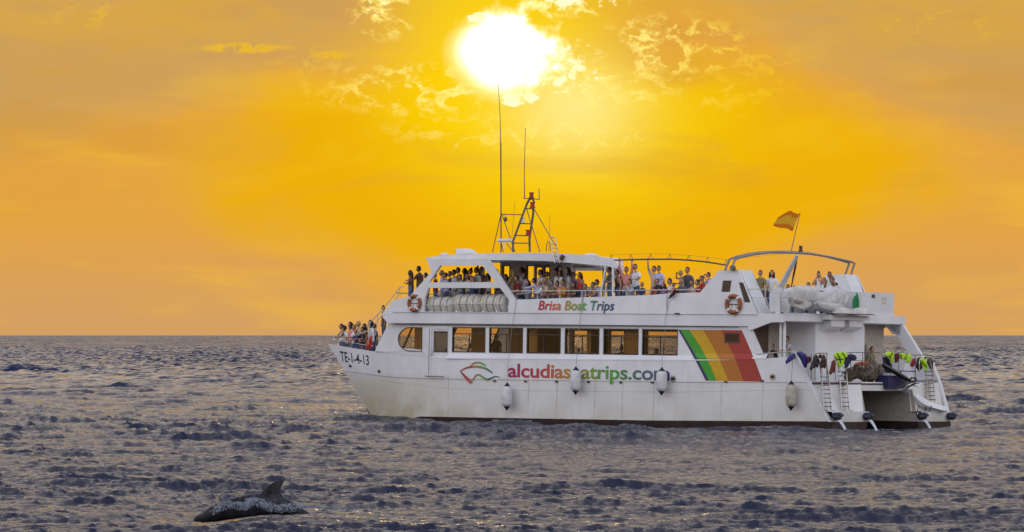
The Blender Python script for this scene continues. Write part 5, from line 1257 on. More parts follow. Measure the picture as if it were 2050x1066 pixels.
# ------------------------------------------------------------------ people
def norm(v): v = Vector(v); return v.normalized() if v.length > 1e-6 else Vector((1, 0, 0))
def skeleton(stance, aL, aR):
    J = {}
    lean = {'stand': 0.03, 'lean': 0.50, 'sit': 0.06}[stance]
    pz = 0.52 if stance == 'sit' else 0.94
    def up(h, fwd=0.0): return Vector((math.sin(lean) * h + fwd, 0, pz + math.cos(lean) * h))
    J['pel'] = Vector((0, 0, pz)); J['waist'] = up(.17); J['chest'] = up(.36); J['neckb'] = up(.50)
    ht = 0.0 if stance != 'lean' else 0.25
    J['neck'] = J['neckb'] + Vector((.015, 0, .08)); J['head'] = J['neck'] + Vector((.03, 0, .12))
    for s_, k, arm in ((1, 'L', aL), (-1, 'R', aR)):
        sh = up(.46) + Vector((0, .175 * s_, 0)); J['sh' + k] = sh
        down = -(Vector((math.sin(lean), 0, math.cos(lean))))
        A = {'down': (Vector((-.03, .06 * s_, -.28)), Vector((.06, .02 * s_, -.26))),
             'rail': (Vector((.15, .06 * s_, -.22)), Vector((.25, -.05 * s_, .0))),
             'reach': (Vector((.25, .02 * s_, -.12)), Vector((.27, .0, -.02))),
             'up': (Vector((.10, .07 * s_, .26)), Vector((.03, .0, .27))),
             'face': (Vector((.16, .07 * s_, -.17)), Vector((.07, -.13 * s_, .26))),
             'brow': (Vector((.14, .16 * s_, .02)), Vector((.04, -.19 * s_, .18))),
             'cross': (Vector((.06, .06 * s_, -.27)), Vector((.17, -.22 * s_, .05))),
             'hips': (Vector((-.06, .15 * s_, -.24)), Vector((.10, -.13 * s_, -.18))),
             'lap': (Vector((.08, .05 * s_, -.27)), Vector((.22, -.07 * s_, -.10)))}[arm]
        J['el' + k] = sh + A[0]; J['wr' + k] = J['el' + k] + A[1]
        hx = .10 * s_; J['hip' + k] = Vector((0, hx, pz - .04))
        if stance == 'sit': J['kn' + k] = Vector((.40, hx * 1.25, .50)); J['an' + k] = Vector((.33, hx * 1.2, .09))
        else: J['kn' + k] = Vector((.02, hx * 1.1, .50)); J['an' + k] = Vector((-.03, hx * 1.15, .09))
        J['toe' + k] = J['an' + k] + Vector((.17, .02 * s_, -.05))
    return J
EDG = [('pel', 'waist'), ('waist', 'chest'), ('chest', 'neckb'), ('neckb', 'neck')]
for k in 'LR': EDG += [('chest', 'sh' + k), ('sh' + k, 'el' + k), ('el' + k, 'wr' + k), ('pel', 'hip' + k), ('hip' + k, 'kn' + k), ('kn' + k, 'an' + k), ('an' + k, 'toe' + k)]
RAD = {'pel': (.135, .105), 'waist': (.125, .09), 'chest': (.150, .105), 'neckb': (.075, .065), 'neck': (.055, .055), 'sh': (.062, .062), 'el': (.043, .043), 'wr': (.030, .026), 'hip': (.095, .09), 'kn': (.062, .062), 'an': (.042, .042), 'toe': (.035, .03)}
PROTO = {}
def proto(stance, aL, aR):
    key = (stance, aL, aR)
    if key in PROTO: return PROTO[key]
    J = skeleton(stance, aL, aR); names = list(J); names.remove('head'); idx = {n: i for i, n in enumerate(names)}
    me = bpy.data.meshes.new('skel'); me.from_pydata([J[n] for n in names], [(idx[a], idx[b]) for a, b in EDG], [])
    ob = bpy.data.objects.new('skel', me); COL.objects.link(ob)
    sk = ob.modifiers.new('s', 'SKIN'); sk.use_smooth_shade = True
    lay = me.skin_vertices[0].data
    for n, i in idx.items():
        r = RAD.get(n) or RAD[n[:-1]]; lay[i].radius = r if n not in ('pel', 'waist', 'chest', 'neckb') else (r[1], r[0])
    lay[idx['pel']].use_root = True
    sb = ob.modifiers.new('u', 'SUBSURF'); sb.levels = 1; sb.render_levels = 1
    dg = bpy.context.evaluated_depsgraph_get(); ev = bpy.data.meshes.new_from_object(ob.evaluated_get(dg)); bpy.data.objects.remove(ob)
    V = [v.co.copy() for v in ev.vertices]; Fc = [tuple(p.vertices) for p in ev.polygons]; Nn = [v.normal.copy() for v in ev.vertices]
    segs = [(a, b, J[a], J[b]) for a, b in EDG]
    def near(p):
        best = None
        for a, b, A, B in segs:
            d = B - A; t = max(0, min(1, (p - A).dot(d) / d.length_squared)); q = (p - (A + d * t)).length
            if best is None or q < best[0]: best = (q, a, b, t)
        return best
    region = []
    for f in Fc:
        c = sum((V[i] for i in f), Vector()) / len(f); _, a, b, t = near(c)
        if a[:2] == 'sh': region.append('ua' if t < .75 else 'el')
        elif a[:2] == 'el': region.append('fa')
        elif b[:2] == 'sh': region.append('shoulder')
        elif b == 'neck': region.append('neck' if t > .2 else 'torso')
        elif a == 'pel' and b == 'waist': region.append('torso' if t > .35 else 'hip')
        elif a in ('waist', 'chest'): region.append('torso')
        elif b[:3] == 'hip': region.append('hip')
        elif a[:3] == 'hip': region.append('thigh' if t < .8 else 'knee')
        elif a[:2] == 'kn': region.append('shin')
        else: region.append('foot')
    def cloth_mesh(name, regs, off):
        used = {}; vs = []; fs = []
        for f, r in zip(Fc, region):
            if r in regs:
                g = []
                for i in f:
                    if i not in used: used[i] = len(vs); vs.append(V[i] + Nn[i] * off)
                    g.append(used[i])
                fs.append(tuple(g))
        m = bpy.data.meshes.new(name); m.from_pydata(vs, [], fs); m.polygons.foreach_set('use_smooth', [True] * len(fs)); m.materials.append(None); m.update(); return m
    # body: skin + head with a face + hands with fingers
    mb = MB(); mb.add(V, Fc)
    h = J['head']
    def hf(q):
        z = q.z / .125
        q = Vector((q.x * (1.0 - .12 * max(0, -z)), q.y * (1.0 - .28 * max(0, -z)), q.z)); 
        if q.x > 0 and z < -.4: q.x += .012
        return q
    mb.ell(h, (.098, .078, .125), 14, 10, fn=hf)
    mb.add([h + Vector(p) for p in ((.092, 0, .025), (.118, 0, -.022), (.088, .017, -.028), (.088, -.017, -.028))], [(0, 1, 2), (0, 3, 1), (1, 3, 2)])
    for s_ in (1, -1): mb.ell(h + Vector((-.005, .078 * s_, -.005)), (.022, .010, .032), 6, 4)
    for k, s_ in (('L', 1), ('R', -1)):
        w = J['wr' + k]; d = norm(w - J['el' + k]); sdv = norm(d.cross(Vector((0, 0, 1)) if abs(d.z) < .9 else Vector((1, 0, 0)))); nn = sdv.cross(d)
        palm = w + d * .055
        mb.tube([w - d * .01, w + d * .03, w + d * .085], [.026, .038, .036], 8, flat=.5)
        for i, L_ in enumerate((.065, .075, .07, .055)):
            b0 = w + d * .08 + sdv * ((i - 1.5) * .019); b1 = b0 + d * L_ * .55 - nn * .012; b2 = b1 + d * L_ * .4 - nn * .03; mb.tube([b0, b1, b2], [.0095, .009, .007], 5)
        mb.tube([w + d * .03 + sdv * .03 * s_, w + d * .06 + sdv * .055 * s_ - nn * .01, w + d * .085 + sdv * .055 * s_ - nn * .025], [.012, .011, .008], 5)
    mb.cur = 1
    for s_ in (1, -1): mb.ell(h + Vector((.086, .030 * s_, .012)), (.010, .013, .008), 6, 4)
    mb.cur = 2; mb.ell(h + Vector((.088, 0, -.058)), (.012, .026, .008), 6, 4)
    body = bpy.data.meshes.new('person'); body.from_pydata([tuple(v) for v in mb.v], [], mb.f)
    for m in (None, M_BLACK, mat('lips', (.30, .10, .08), .5)): body.materials.append(m)
    body.polygons.foreach_set('material_index', mb.m); body.polygons.foreach_set('use_smooth', [True] * len(mb.f)); body.update()
    P = {'body': body, 'J': J, 'top': h.z + .13,
         'tee': cloth_mesh('shirt', ('torso', 'shoulder', 'ua', 'hip'), .014), 'long': cloth_mesh('shirt', ('torso', 'shoulder', 'ua', 'el', 'fa', 'hip'), .013),
         'tank': cloth_mesh('shirt', ('torso',), .012), 'pants': cloth_mesh('trousers', ('hip', 'thigh', 'knee', 'shin'), .010), 'shorts': cloth_mesh('shorts', ('hip', 'thigh'), .014), 'shoes': cloth_mesh('shoes', ('foot',), .010)}
    def hair(kind):
        mb = MB()
        def cap(q):
            # keep the face free
            if q.x > .035 and q.z < .052: q = Vector((.035 if kind != 'bald' else .0, q.y * .97, q.z))
            if q.z < -.045 and q.x > -.03: q = Vector((-.03, q.y * .9, max(q.z, -.06)))
            return q
        mb.ell(h + Vector((-.010, 0, .012)), (.103, .084, .126), 14, 10, fn=cap)
        if kind == 'long':
            for yy in (-.055, -.02, .02, .055):
                mb.tube([h + Vector((-.06, yy, .05)), h + Vector((-.095, yy * 1.15, -.08)), h + Vector((-.10, yy * 1.25, -.20)), h + Vector((-.085, yy * 1.2, -.31))], [.05, .05, .045, .02], 7)
            for s_ in (1, -1): mb.tube([h + Vector((0, .075 * s_, .04)), h + Vector((-.005, .092 * s_, -.07)), h + Vector((.02, .105 * s_, -.19))], [.035, .034, .015], 6)
        if kind == 'bun': mb.ell(h + Vector((-.06, 0, .135)), (.05, .05, .045), 8, 6)
        if kind == 'tail': mb.tube([h + Vector((-.09, 0, .05)), h + Vector((-.15, 0, .02)), h + Vector((-.155, .01, -.10)), h + Vector((-.14, .02, -.2))], [.035, .04, .03, .01], 7)
        if kind == 'curly':
            for i in range(16): a = i * 2.4; mb.ell(h + Vector((-.04 + .07 * math.cos(a) * .8, .085 * math.sin(a), .06 - .012 * i + .03)), (.045, .045, .045), 6, 4)
        if kind == 'cap': mb.tube([h + Vector((.06, 0, .06)), h + Vector((.16, 0, .045))], [.075, .06], 10, flat=.15)
        m = bpy.data.meshes.new('hair'); m.from_pydata([tuple(v) for v in mb.v], [], mb.f); m.materials.append(None); m.polygons.foreach_set('use_smooth', [True] * len(mb.f)); m.update(); return m
    P['hairf'] = hair; P['hair'] = {}
    PROTO[key] = P; return P
PAL = {'white': (.72, .72, .76), 'lav': (.42, .42, .62), 'grey': (.30, .30, .32), 'dgrey': (.07, .07, .09), 'black': (.018, .017, .02), 'brown': (.09, .045, .025), 'olive': (.17, .14, .07), 'khaki': (.24, .19, .11), 'mustard': (.36, .18, .03),
       'red': (.45, .035, .03), 'dred': (.20, .012, .02), 'pink': (.62, .24, .22), 'peach': (.55, .38, .30), 'navy': (.03, .03, .09), 'blue': (.10, .15, .35), 'green': (.33, .45, .30), 'mint': (.50, .62, .58), 'denim': (.06, .09, .18), 'purple': (.16, .10, .30), 'skin': (.38, .20, .13), 'tan': (.24, .11, .06), 'pale': (.50, .31, .22), 'beige': (.42, .36, .28)}
PAL = {k: tuple(min(.8, c * (1.3 if k not in ('skin', 'tan', 'pale') else 1.15)) for c in v) for k, v in PAL.items()}
HAIRC = {'dk': (.012, .009, .008), 'br': (.06, .028, .014), 'lb': (.20, .12, .05), 'bl': (.42, .30, .14), 'gr': (.22, .21, .20), 'wh': (.7, .7, .7), 'rd': (.14, .03, .012), 'bk': (.01, .01, .012)}
def pm(name, c): return mat(name, c, .75, wear=.1, scale=14)
def skin_m(k): return mat('skin_' + k, PAL[k], .5, wear=.06, scale=10)
FLOOR = 4.585
def person(u, vtop, y, stance, arms, top, topc, hair, hairc, label, yaw=None, floor=FLOOR, legs=('pants', 'denim'), skin='skin', group='passengers on the upper deck', seat=None, h=None, xplane=None):
    aL, aR = (arms if isinstance(arms, tuple) else (arms, arms)); P = proto(stance, aL, aR)
    if xplane is not None:
        y, z = T(u, vtop, xplane); x = xplane
    else:
        if stance == 'sit': y = min(y, 3.52)
        if stance == 'lean': y = min(y, 3.68)
        x, z = S(u, vtop, y)
    sc = (z - floor) / P['top'] if h is None else h
    sc = max(.55, min(1.12, sc)); base_z = z - sc * P['top']
    if yaw is None: yaw = random.uniform(55, 100)
    yaw = R(yaw); fx = P['J']['head'].x * sc
    x -= math.cos(yaw) * fx; y -= math.sin(yaw) * fx
    M = BM @ Matrix.Translation((x, y, base_z)) @ Matrix.Rotation(yaw, 4, 'Z') @ Matrix.Scale(sc, 4)
    o = bpy.data.objects.new('person', P['body']); COL.objects.link(o); o.matrix_world = M; tag(o, label, 'person', group)
    o.material_slots[0].link = 'OBJECT'; o.material_slots[0].material = skin_m(skin)
    def cl(name, me, m):
        c = bpy.data.objects.new(name, me); COL.objects.link(c); c.parent = o; c.material_slots[0].link = 'OBJECT'; c.material_slots[0].material = m
    if top != 'none': cl('shirt', P[top], pm('cloth_' + topc, PAL[topc]))
    cl(legs[0] if legs[0] == 'shorts' else 'trousers', P[legs[0]], pm('cloth_' + legs[1], PAL[legs[1]]))
    cl('shoes', P['shoes'], pm('cloth_white', PAL['white']))
    if hair != 'none':
        if hair not in P['hair']: P['hair'][hair] = P['hairf'](hair)
        cl('cap' if hair == 'cap' else 'hair', P['hair'][hair], pm('hair_' + hairc, HAIRC[hairc]))
    if stance == 'sit': SEATS.append((x, y, base_z + .40 * sc, yaw))
    return o
SEATS = []
random.seed(21)
p_ = person
# front of the upper deck
p_(821, 541, 3.6, 'stand', 'cross', 'tank', 'brown', 'long', 'br', 'long-haired woman in a brown top and jeans, first person at the upper front rail', 20, h=.98, skin='tan')
p_(838, 532.5, 3.3, 'stand', ('rail', 'down'), 'tee', 'brown', 'short', 'dk', 'tall dark-haired man in brown just behind the front pillar', 15, skin='tan', h=1.08)
p_(852, 546, 2.4, 'stand', 'down', 'long', 'brown', 'short', 'dk', 'half-hidden person in brown leaning behind the tall man at the front pillar', 15)
p_(870, 546, 3.0, 'stand', 'cross', 'tee', 'dred', 'short', 'gr', 'person in a dark red shirt behind the slanted front pillar', 40)
p_(884, 541, 2.9, 'stand', 'down', 'long', 'lav', 'short', 'bl', 'fair-haired person in a lavender shirt, first inside the front window frame', 40)
p_(891.5, 546, 3.3, 'stand', 'cross', 'tee', 'lav', 'short', 'br', 'brown-haired person in a lavender tee before the fair-haired one in the front frame', 60)
p_(908, 540, 2.9, 'stand', 'down', 'tee', 'white', 'short', 'br', 'person in a white shirt with a dark strap in the front frame', 60)
p_(916.5, 535.5, 2.2, 'stand', 'down', 'tee', 'olive', 'short', 'dk', 'dark-haired man in olive standing tallest left of centre in the front frame', 60)
p_(921, 549, 3.4, 'stand', 'cross', 'tee', 'grey', 'short', 'lb', 'light-haired person in pale grey low in the front frame', 70, h=.92)
p_(930, 537, 3.1, 'stand', 'down', 'tee', 'brown', 'long', 'dk', 'black-haired woman in dark brown in the middle of the front frame', 50)
p_(941.5, 538, 3.4, 'stand', 'cross', 'tank', 'black', 'bun', 'dk', 'woman with bare shoulders in a black tank top in the front frame', 70)
p_(953.5, 535, 3.0, 'stand', 'down', 'tee', 'white', 'short', 'dk', 'dark-haired man in a clean white tee at the aft side of the front frame', 70)
p_(964, 534, 2.2, 'stand', ('down', 'up'), 'tee', 'dgrey', 'short', 'dk', 'person in dark grey with one arm raised behind the man in white', 60)
p_(976, 547, 2.6, 'stand', 'face', 'tee', 'peach', 'long', 'br', 'woman in a peach shirt holding a phone beside the slanted strut', 60, h=.95)
p_(993, 539, 2.3, 'stand', 'down', 'tee', 'navy', 'short', 'dk', 'shadowy man in navy by the deckhouse door under the roof', 30)
p_(1012, 549, 2.6, 'sit', 'lap', 'tee', 'purple', 'short', 'dk', 'seated person in purple just aft of the slanted strut', 60, h=1.0)
# middle group at the near rail
p_(1025, 540, 3.2, 'stand', 'lap', 'long', 'khaki', 'long', 'bl', 'blonde woman in a long khaki knit jacket facing the bow', 10, h=.98)
p_(1044.5, 535, 2.2, 'stand', 'down', 'tee', 'white', 'tail', 'dk', 'dark ponytailed woman in white behind the khaki knit jacket', 20)
p_(1049.5, 546, 3.0, 'stand', 'down', 'long', 'lav', 'long', 'br', 'brown long-haired woman in a lavender shirt beside the blonde', 60, h=.93)
p_(1056, 560, 3.7, 'sit', 'rail', 'long', 'grey', 'long', 'br', 'brown-haired woman in grey seated at the forward end of the rail', 80)
p_(1068, 557, 3.75, 'lean', 'reach', 'long', 'lav', 'short', 'dk', 'man in a lavender shirt stretching his arm along the rail', 35, h=.86)
p_(1081, 540, 2.9, 'stand', 'down', 'long', 'white', 'curly', 'dk', 'curly dark-haired woman in a white shirt against the deckhouse window', 70)
p_(1080.5, 563.5, 3.8, 'sit', 'rail', 'long', 'white', 'short', 'lb', 'light-brown-haired child in white leaning on the rail in front of the curly-haired woman', 60, h=.85)
p_(1095, 544, 2.4, 'stand', 'down', 'tee', 'white', 'short', 'lb', 'light-haired man in white in the deckhouse doorway', 70)
p_(1104.5, 562, 3.75, 'lean', 'rail', 'tee', 'olive', 'short', 'dk', 'dark-haired man in olive grey leaning on the rail beside the mustard jacket', 60, h=.83)
p_(1112, 538, 2.7, 'stand', 'down', 'tee', 'white', 'bun', 'dk', 'woman with a dark bun in white between the window and the wall', 50)
p_(1122, 541, 3.1, 'stand', 'down', 'long', 'white', 'long', 'br', 'brown long-haired woman in a loose white shirt above the mustard jacket', 40, h=.95)
p_(1126, 559.5, 3.75, 'sit', 'rail', 'long', 'mustard', 'short', 'br', 'person in a mustard jacket seated at the rail above the company name', 80)
p_(1137, 537, 3.3, 'stand', 'down', 'tee', 'grey', 'long', 'dk', 'tall dark long-haired woman in a grey dress beside the white cap', 40, legs=('pants', 'grey'))
p_(1140, 531, 2.0, 'stand', 'down', 'tee', 'purple', 'cap', 'wh', 'man in a white cap behind the woman in the grey dress', 60)
p_(1147, 545, 2.6, 'stand', 'down', 'tee', 'purple', 'short', 'br', 'brown-haired person in purple right of the white cap', 70, h=.95)
p_(1160.5, 545, 3.3, 'stand', ('down', 'brow'), 'tank', 'red', 'long', 'rd', 'auburn-haired woman in a red crop top raising a hand to her face', 80, h=.93)
p_(1186.5, 565, 3.6, 'sit', 'rail', 'tank', 'brown', 'short', 'br', 'brown-haired person in brown crouching left of the lavender shirt by the awning posts', 70)
p_(1194.5, 559.5, 3.2, 'sit', 'rail', 'tee', 'lav', 'short', 'dk', 'person in a lavender tee with bowed head just ahead of the awning posts', 60)
p_(1219.5, 535, 3.5, 'stand', 'cross', 'tee', 'dgrey', 'short', 'br', 'man in dark grey with folded arms between the two white awning posts', 60, h=1.02)
p_(1235.5, 540, 3.3, 'stand', ('down', 'hips'), 'tank', 'black', 'short', 'rd', 'bare-armed woman in a black top right behind the awning post', 60)
p_(1254, 534, 3.2, 'stand', 'up', 'long', 'pink', 'short', 'br', 'person in a salmon pink shirt holding the awning tube with both hands', 110)
p_(1271.5, 528.5, 3.1, 'stand', ('rail', 'down'), 'tee', 'white', 'short', 'dk', 'big man in a white tee, tallest at the rail beside the pink shirt', 100, h=1.1)
p_(1260, 559, 3.75, 'sit', 'face', 'long', 'grey', 'short', 'br', 'seated brown-haired person in grey with hands at the face before the big man', 70)
# aft half of the rail
p_(1309, 532.5, 2.6, 'stand', ('down', 'up'), 'tee', 'peach', 'short', 'dk', 'man in peach with one arm up on the awning tube', 80)
p_(1318.5, 532, 3.2, 'stand', 'down', 'tee', 'lav', 'short', 'dk', 'dark-haired man in a lavender tee in front of the raised arm', 90, h=1.03)
p_(1316, 558, 3.6, 'sit', 'rail', 'tee', 'black', 'short', 'dk', 'child in black directly below the lavender tee', 80, h=.85)
p_(1311.5, 567.5, 3.8, 'sit', 'rail', 'tee', 'red', 'short', 'lb', 'small light-haired child in red peering over the rail', 80, h=.72)
p_(1340, 557, 3.4, 'sit', 'lap', 'tee', 'white', 'short', 'dk', 'seated dark-haired woman in white left of the black cap', 70)
p_(1348.5, 566, 3.85, 'lean', 'reach', 'long', 'dred', 'cap', 'bk', 'person in a black cap and maroon leaning far over the rail', 80, h=.78)
p_(1362.5, 541, 3.1, 'stand', ('rail', 'brow'), 'tank', 'green', 'short', 'bl', 'fair-haired woman in pale green shading her eyes', 55, h=.97)
p_(1376, 534.5, 2.8, 'stand', 'down', 'tee', 'dgrey', 'short', 'br', 'tall man in dark grey behind the woman shading her eyes', 90)
p_(1365, 556.5, 3.6, 'sit', 'lap', 'tee', 'dgrey', 'short', 'lb', 'seated light-brown-haired man in charcoal below the pale green top', 90)
p_(1396, 559.5, 3.4, 'sit', 'lap', 'tee', 'dred', 'short', 'dk', 'dark-haired person in dark red left of the man with binoculars', 60)
p_(1404.5, 552, 3.0, 'sit', 'lap', 'long', 'red', 'short', 'br', 'person in a red shirt squeezed beside the man with binoculars', 60, h=1.05)
man_bino = p_(1418, 545, 3.2, 'stand', 'face', 'tee', 'lav', 'short', 'br', 'man in a lavender tee looking through binoculars by the funnel', 60, h=.95)
# after deck between the funnels
p_(1495, 568, 2.5, 'sit', 'lap', 'tee', 'white', 'short', 'dk', 'head of a seated person in white just aft of the near funnel', 90, group='passengers on the aft upper deck')
p_(1522, 541, 3.2, 'stand', 'down', 'tee', 'olive', 'short', 'br', 'stout man in an olive vest with hands on the aft rail', 90, group='passengers on the aft upper deck')
p_(1545.5, 541, 2.6, 'stand', 'down', 'long', 'white', 'long', 'dk', 'woman with long dark hair in a white shirt by the davit column', 120, group='passengers on the aft upper deck')
p_(1538, 560, 2.0, 'sit', 'lap', 'tee', 'brown', 'short', 'br', 'seated brown-clad person between the stout man and the long-haired woman', 90, group='passengers on the aft upper deck')
p_(1577, 569.5, 1.2, 'sit', 'lap', 'tee', 'grey', 'short', 'dk', 'single dark-haired head showing beneath the leaning boom', 90, group='passengers on the aft upper deck')
p_(1608, 575, 0.4, 'sit', 'lap', 'tee', 'navy', 'short', 'dk', 'low dark head left of the white-shirted head above the tender', 90, group='passengers on the aft upper deck')
p_(1618, 565.5, 0.0, 'sit', 'lap', 'tee', 'white', 'short', 'dk', 'dark-haired head in a white shirt above the middle of the tender', 90, group='passengers on the aft upper deck', xplane=3.6)
p_(1639, 545, 0, 'stand', 'face', 'tank', 'white', 'bun', 'dk', 'woman with a high bun in a white tank top near the far funnel', 130, group='passengers on the aft upper deck', xplane=3.4)
p_(1660.5, 544, 0, 'stand', 'down', 'tank', 'mint', 'short', 'dk', 'man in a pale mint tank top beside the far funnel', 100, skin='tan', group='passengers on the aft upper deck', xplane=3.4)
p_(1665.5, 552, 0, 'stand', 'down', 'long', 'brown', 'long', 'rd', 'auburn long-haired woman half behind the man in the mint tank top', 130, skin='tan', group='passengers on the aft upper deck', xplane=3.8)
p_(1674, 566, 0, 'stand', ('down', 'reach'), 'long', 'brown', 'short', 'br', 'short person in patterned brown holding an arm out before the far funnel', -20, skin='tan', group='passengers on the aft upper deck', xplane=3.3, h=.8)
# bow group
GB = 'passengers on the bow deck'; FB = 2.285
p_(683, 648.5, 2.1, 'stand', 'rail', 'tank', 'white', 'tail', 'dk', 'woman with a dark ponytail in a white top, foremost at the bow', 60, floor=FB, group=GB)
p_(701, 644.5, 2.0, 'stand', 'down', 'tee', 'pink', 'long', 'dk', 'dark-haired woman in pink standing second from the bow tip', 60, floor=FB, group=GB)
p_(709, 650, 2.9, 'stand', 'rail', 'tee', 'white', 'short', 'lb', 'man in a white tee leaning in the middle of the bow group', 60, floor=FB, group=GB)
p_(717.5, 643, 1.8, 'stand', 'down', 'long', 'beige', 'short', 'bl', 'fair-haired person in beige at the back of the bow group', 60, floor=FB, group=GB)
p_(725, 655, 3.1, 'stand', 'rail', 'tee', 'black', 'short', 'dk', 'person in a black tee at the bow rail', 70, floor=FB, group=GB)
p_(733, 664, 3.2, 'stand', ('rail', 'cross'), 'tank', 'olive', 'short', 'br', 'tanned person in olive crouching beside the black tee at the bow', 40, floor=FB, group=GB, skin='tan', h=.75)
p_(741.5, 641, 2.8, 'stand', 'down', 'long', 'white', 'long', 'dk', 'long dark-haired woman in white at the foot of the bow stairs', 60, floor=FB, group=GB)
p_(749, 648, 2.2, 'stand', 'down', 'tee', 'navy', 'short', 'dk', 'dark figure in navy against the cabin front', 60, floor=FB, group=GB)
p_(767, 611.5, 3.3, 'stand', 'down', 'tee', 'brown', 'short', 'dk', 'dark-haired person climbing the stairs ahead of the cabin', 60, floor=3.3, group=GB)
p_(690, 652, 1.4, 'stand', 'down', 'tee', 'white', 'short', 'br', 'brown-haired person in white half hidden behind the ponytailed woman at the bow', 50, floor=FB, group=GB)
p_(712, 660, 3.2, 'stand', 'rail', 'tee', 'navy', 'short', 'lb', 'light-haired child in navy low at the bow rail', 70, floor=FB, group=GB, h=.8)
p_(729, 648, 1.2, 'stand', 'down', 'tee', 'peach', 'long', 'dk', 'dark long-haired woman in peach at the back of the bow group', 60, floor=FB, group=GB)
# more of the crowd on the upper deck
p_(900, 543, 2.0, 'stand', 'down', 'tee', 'black', 'short', 'dk', 'dark figure in black between the white shirts in the front frame', 60)
p_(935, 548, 3.5, 'stand', 'cross', 'tee', 'beige', 'short', 'lb', 'light-haired person in beige low before the black-haired woman in the front frame', 70, h=.92)
p_(1034, 552, 3.4, 'sit', 'lap', 'tee', 'dred', 'short', 'dk', 'seated person in dark red between the blonde and the rail', 60, h=1.05)
p_(1090, 556, 3.3, 'sit', 'lap', 'tee', 'peach', 'short', 'bl', 'fair-haired person in peach seated behind the olive tee', 60)
p_(1115, 562, 3.5, 'sit', 'rail', 'tee', 'pink', 'short', 'dk', 'dark-haired person in pink seated between the olive tee and the mustard jacket', 70)
p_(1148, 566, 3.5, 'sit', 'rail', 'tee', 'brown', 'long', 'br', 'long-haired girl in brown seated right of the mustard jacket', 80, h=.85)
p_(1172, 569, 3.4, 'sit', 'lap', 'tee', 'navy', 'short', 'dk', 'child in navy seated beneath the auburn-haired woman', 80, h=.8)
p_(1245, 548, 2.4, 'stand', 'down', 'tee', 'brown', 'long', 'br', 'brown long-haired woman partly behind the salmon pink shirt', 60, h=.95)
p_(1285, 565, 3.3, 'sit', 'lap', 'tee', 'navy', 'short', 'lb', 'child in navy just aft of the big man', 80, h=.85)
p_(1328, 566, 3.5, 'sit', 'lap', 'tee', 'purple', 'long', 'br', 'long-haired girl in purple beside the child in black', 80, h=.85)
p_(1385, 560, 3.2, 'sit', 'lap', 'tee', 'peach', 'short', 'br', 'seated person in peach right of the charcoal shirt', 80)
p_(1509, 556, 2.2, 'sit', 'lap', 'tee', 'lav', 'long', 'br', 'seated long-haired person in lavender left of the stout man', 90, group='passengers on the aft upper deck', h=1.1)
p_(1590, 572, 2.0, 'sit', 'lap', 'tee', 'dred', 'short', 'br', 'seated person in dark red just right of the leaning boom', 90, group='passengers on the aft upper deck')
p_(1650, 556, 0, 'stand', 'down', 'tee', 'white', 'short', 'br', 'shorter person in white between the bun and the mint tank top', 90, group='passengers on the aft upper deck', xplane=4.2, h=.9)
# lower aft deck
GA = 'passengers on the lower aft deck'
p_(1575.5, 673, 3.75, 'lean', 'rail', 'tee', 'grey', 'short', 'br', 'man in a grey tee bending over the lower aft rail', 60, floor=1.9, group=GA, h=1.0)
p_(1546.5, 688.5, 3.8, 'lean', 'rail', 'tee', 'black', 'short', 'br', 'boy in black resting on the lower aft rail', 60, floor=1.9, group=GA, h=.75)
p_(1746, 694, 0, 'stand', 'down', 'tee', 'olive', 'short', 'br', 'crew member in olive in the far aft doorway', 180, floor=1.9, group=GA, xplane=3.1, h=.98)
# inside the cabin
GI = 'passengers seen through the cabin windows'
p_(1157, 697, 2.6, 'sit', 'lap', 'tee', 'black', 'short', 'dk', 'silhouetted passenger seated in the fourth cabin window', 90, floor=1.93, group=GI)
p_(1243.5, 692, 2.6, 'sit', 'lap', 'tee', 'black', 'bun', 'dk', 'silhouetted passenger seated in the fifth cabin window', 90, floor=1.93, group=GI)
p_(1313, 698, 2.6, 'sit', 'lap', 'tee', 'black', 'curly', 'dk', 'silhouetted passenger seated in the last cabin window', 90, floor=1.93, group=GI)
p_(993, 668, 1.8, 'stand', 'down', 'tee', 'black', 'short', 'dk', 'dark standing figure in the second cabin window', 90, floor=1.93, group=GI)
# benches under those who sit
for (x, y, z, yaw) in SEATS:
    if z < 3.5: continue
    mb = MB(); M = Matrix.Translation((x, y, 0)) @ Matrix.Rotation(yaw, 4, 'Z'); mb.box((-.22, -.28, max(4.585, z - .06)), (.24, .28, z), M); mb.box((-.2, -.2, 4.585), (.2, .2, max(4.6, z - .06)), M); part(mb, 'deck_seat', M_WHITE)
# binoculars and cloth
b_ = man_bino.matrix_world
P = proto('stand', 'face', 'face'); hpos = P['J']['head']
mb = MB()
for s_ in (1, -1): mb.tube([(hpos.x + .10, .032 * s_, hpos.z + .01), (hpos.x + .19, .036 * s_, hpos.z + .005)], [.018, .027], 8)
mb.bar((hpos.x + .13, -.03, hpos.z + .01), (hpos.x + .13, .03, hpos.z + .01), .012, 5)
o = mb.build('binoculars', M_BLACK, None, True, (hpos.x + .1, 0, hpos.z)); o.matrix_world = b_ @ Matrix.Translation((hpos.x + .1, 0, hpos.z)); tag(o, 'black binoculars held up by the man near the funnel', 'binoculars')
base = tuple(SP(1345, 585, 4.36)); mb = MB(); mb.tube([SP(u, v, 4.4) for u, v in ((1352, 580), (1349, 588), (1343, 594), (1339, 598))], [.05, .10, .08, .02], 8, flat=.5); crumple(mb, .015); thing(mb, 'jacket', M_MAROON, base, 'maroon garment dangling over the rail below the black cap', 'jacket', None, True)

